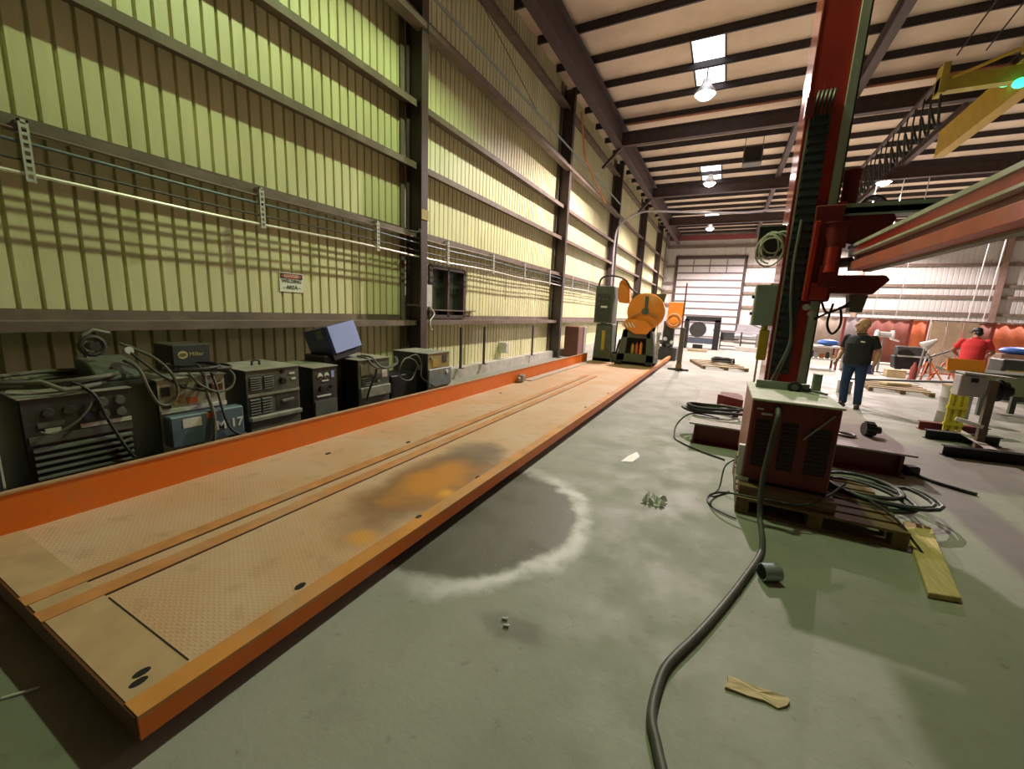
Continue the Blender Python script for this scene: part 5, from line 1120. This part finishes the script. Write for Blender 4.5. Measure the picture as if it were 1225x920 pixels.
def person(label, loc, rz, P, skin, shirt, jeans, sleeve=.6):
    t = thing('person', label, 'person', loc, (0, 0, rz))
    o = body_mesh(P).build('body', skin, t, smooth=True); remesh(o, .006, 5)
    # shirt
    m = MB(); w = P['w'] * 1.0; n = 22; vs = []; fs = []
    pe, wa, ch, upp, ne = (V(P[k]) for k in ('pelvis', 'waist', 'chest', 'upper', 'neck0'))
    hem = pe + V((0, 0, -.08))
    rings = [(hem, .186, .140), (pe, .188, .142), (wa, .186, .140), (ch, .196, .140), (upp, .182, .112), (upp.lerp(ne, .55), .130, .098), (ne + V((0, 0, -.005)), .080, .078)]
    for c, a, b in rings:
        for j in range(n):
            an = 2 * PI * j / n; vs.append(c + V((a * w * math.cos(an), b * w * math.sin(an), 0)))
    for i in range(len(rings) - 1):
        for j in range(n): fs.append((i * n + j, i * n + (j + 1) % n, (i + 1) * n + (j + 1) % n, (i + 1) * n + j))
    fs += [tuple(reversed(range(n))), tuple((len(rings) - 1) * n + j for j in range(n))]
    m.add(vs, fs)
    for k in 'rl':
        sh, el = V(P[k + 'sh']), V(P[k + 'el']); sh = sh + V((0, 0, -.006)); m.ell(sh, (.068, .070, .066), 14, 8); m.tube([sh.lerp(el, 0), sh.lerp(el, .4), sh.lerp(el, sleeve + .12)], [.066, .064, .069], 14)
    o = m.build('polo_shirt' if shirt is M_polo else 'shirt', shirt, t, smooth=True); remesh(o, .010, 4)
    m = MB(); m.torus(ne + V((0, 0, .01)), .075, .016, n=20); m.build('collar', shirt, t, smooth=True)
    # trousers
    m = MB(); m.ell(pe + V((0, 0, -.04)), (.172 * w, .132 * w, .13), 18, 10)
    for k in 'rl':
        hp, kn, an = (V(P[k + q]) for q in ('hip', 'kn', 'an')); tubeset(m, [hp + V((0, 0, .05)), hp, hp.lerp(kn, .5), kn, kn.lerp(an, .5), an + V((0, 0, -.02))], [.105, .108, .095, .077, .072, .068])
    o = m.build('jeans', jeans, t, smooth=True); remesh(o, .010, 4)
    for k in 'rl':
        an, toe = V(P[k + 'an']), V(P[k + 'toe']); m = MB(); d = (toe - an); d.z = 0; d.normalize(); a = math.atan2(d.y, d.x) + PI / 2
        Rz = Matrix.Rotation(a, 3, 'Z'); c = V((an.x, an.y, 0)) + d * .07
        m.ell(c + V((0, 0, .045)), (.050, .145, .050), 16, 8, Rz); m.ell(V((an.x, an.y, .07)), (.048, .055, .065), 12, 8, Rz); m.obox(c + V((0, 0, .014)), (.09, .25, .024), Rz)
        o = m.build('shoe', M_shoe, t, smooth=True); remesh(o, .006, 3)
    H = V(P['head']); RH = P['headrot']
    for s in (-1, 1):
        m = MB(); m.ell(H + RH @ V((s * .030, -.085, .010)), (.010, .007, .006), 8, 6, RH); m.build('eye', M_black, t)
    return t
P1 = dict(w=1.22, pelvis=(0, 0, .97), waist=(0, 0, 1.10), chest=(0, -.01, 1.30), upper=(0, 0, 1.42), neck0=(0, .005, 1.485), neck1=(0, -.005, 1.57), head=(0, -.015, 1.66), headrot=Matrix.Rotation(-.95, 3, 'Z') * 1.17,
          rsh=(-.215, 0, 1.42), rel=(-.29, .05, 1.14), rwr=(-.28, -.12, .96), rhand=(-.27, -.20, .91), lsh=(.215, 0, 1.42), lel=(.30, .06, 1.15), lwr=(.29, -.02, .91), lhand=(.28, -.06, .80),
          rhip=(-.095, 0, .91), rkn=(-.115, -.03, .50), ran=(-.115, .05, .09), rtoe=(-.13, -.10, .035), lhip=(.095, 0, .91), lkn=(.12, -.01, .50), lan=(.13, .04, .09), ltoe=(.17, -.11, .035))
pm = person('bald person in black polo shirt and blue jeans walking past the mast', (2.47, 10.5, 0), -.50, P1, M_skin, M_polo, M_jeans)
m = MB(); m.obox((.085, -.168, 1.345), (.07, .006, .025), Matrix.Rotation(.1, 3, 'Y')); m.build('chest_emblem', M_label, pm)
P2 = dict(w=1.15, pelvis=(0, 0, .97), waist=(0, -.02, 1.10), chest=(0, -.07, 1.30), upper=(0, -.10, 1.41), neck0=(0, -.12, 1.475), neck1=(0, -.16, 1.54), head=(0, -.20, 1.61), headrot=Matrix.Rotation(.7, 3, 'Z') @ Matrix.Rotation(.25, 3, 'X'),
          rsh=(-.215, -.09, 1.41), rel=(-.33, -.16, 1.15), rwr=(-.24, -.38, 1.02), rhand=(-.20, -.46, 1.0), lsh=(.215, -.09, 1.41), lel=(.34, -.16, 1.16), lwr=(.25, -.38, 1.03), lhand=(.21, -.46, 1.0),
          rhip=(-.095, 0, .91), rkn=(-.11, -.04, .50), ran=(-.11, .03, .09), rtoe=(-.12, -.12, .035), lhip=(.095, 0, .91), lkn=(.11, -.04, .50), lan=(.11, .03, .09), ltoe=(.12, -.12, .035))
pr_ = person('person in red shirt and black cap seen from behind at the work table', (5.55, 14.2, 0), PI - .35, P2, M_skin2, M_redshirt, M_jeans)
m = MB(); H = V(P2['head']); RH = P2['headrot']; m.ell(H + RH @ V((0, .012, .050)), (.087, .106, .090), 18, 10, RH); m.ell(H + RH @ V((0, -.12, .045)), (.070, .075, .010), 16, 6, RH); m.build('cap', M_black, pr_, smooth=True)
m = MB(); m.ell(H + RH @ V((0, .055, -.02)), (.078, .062, .075), 14, 8, RH); m.build('hair', M_black, pr_, smooth=True)

# ------------------------------------------------------------------ world and view
W = bpy.data.worlds.new('hall_ambient'); S.world = W; W.use_nodes = True
W.node_tree.nodes['Background'].inputs[0].default_value = (.9, .85, .8, 1); W.node_tree.nodes['Background'].inputs[1].default_value = .0
S.view_settings.view_transform = 'Standard'; S.view_settings.look = 'None'; S.view_settings.gamma = 1; S.view_settings.exposure = -0.12
S.view_settings.use_curve_mapping = False
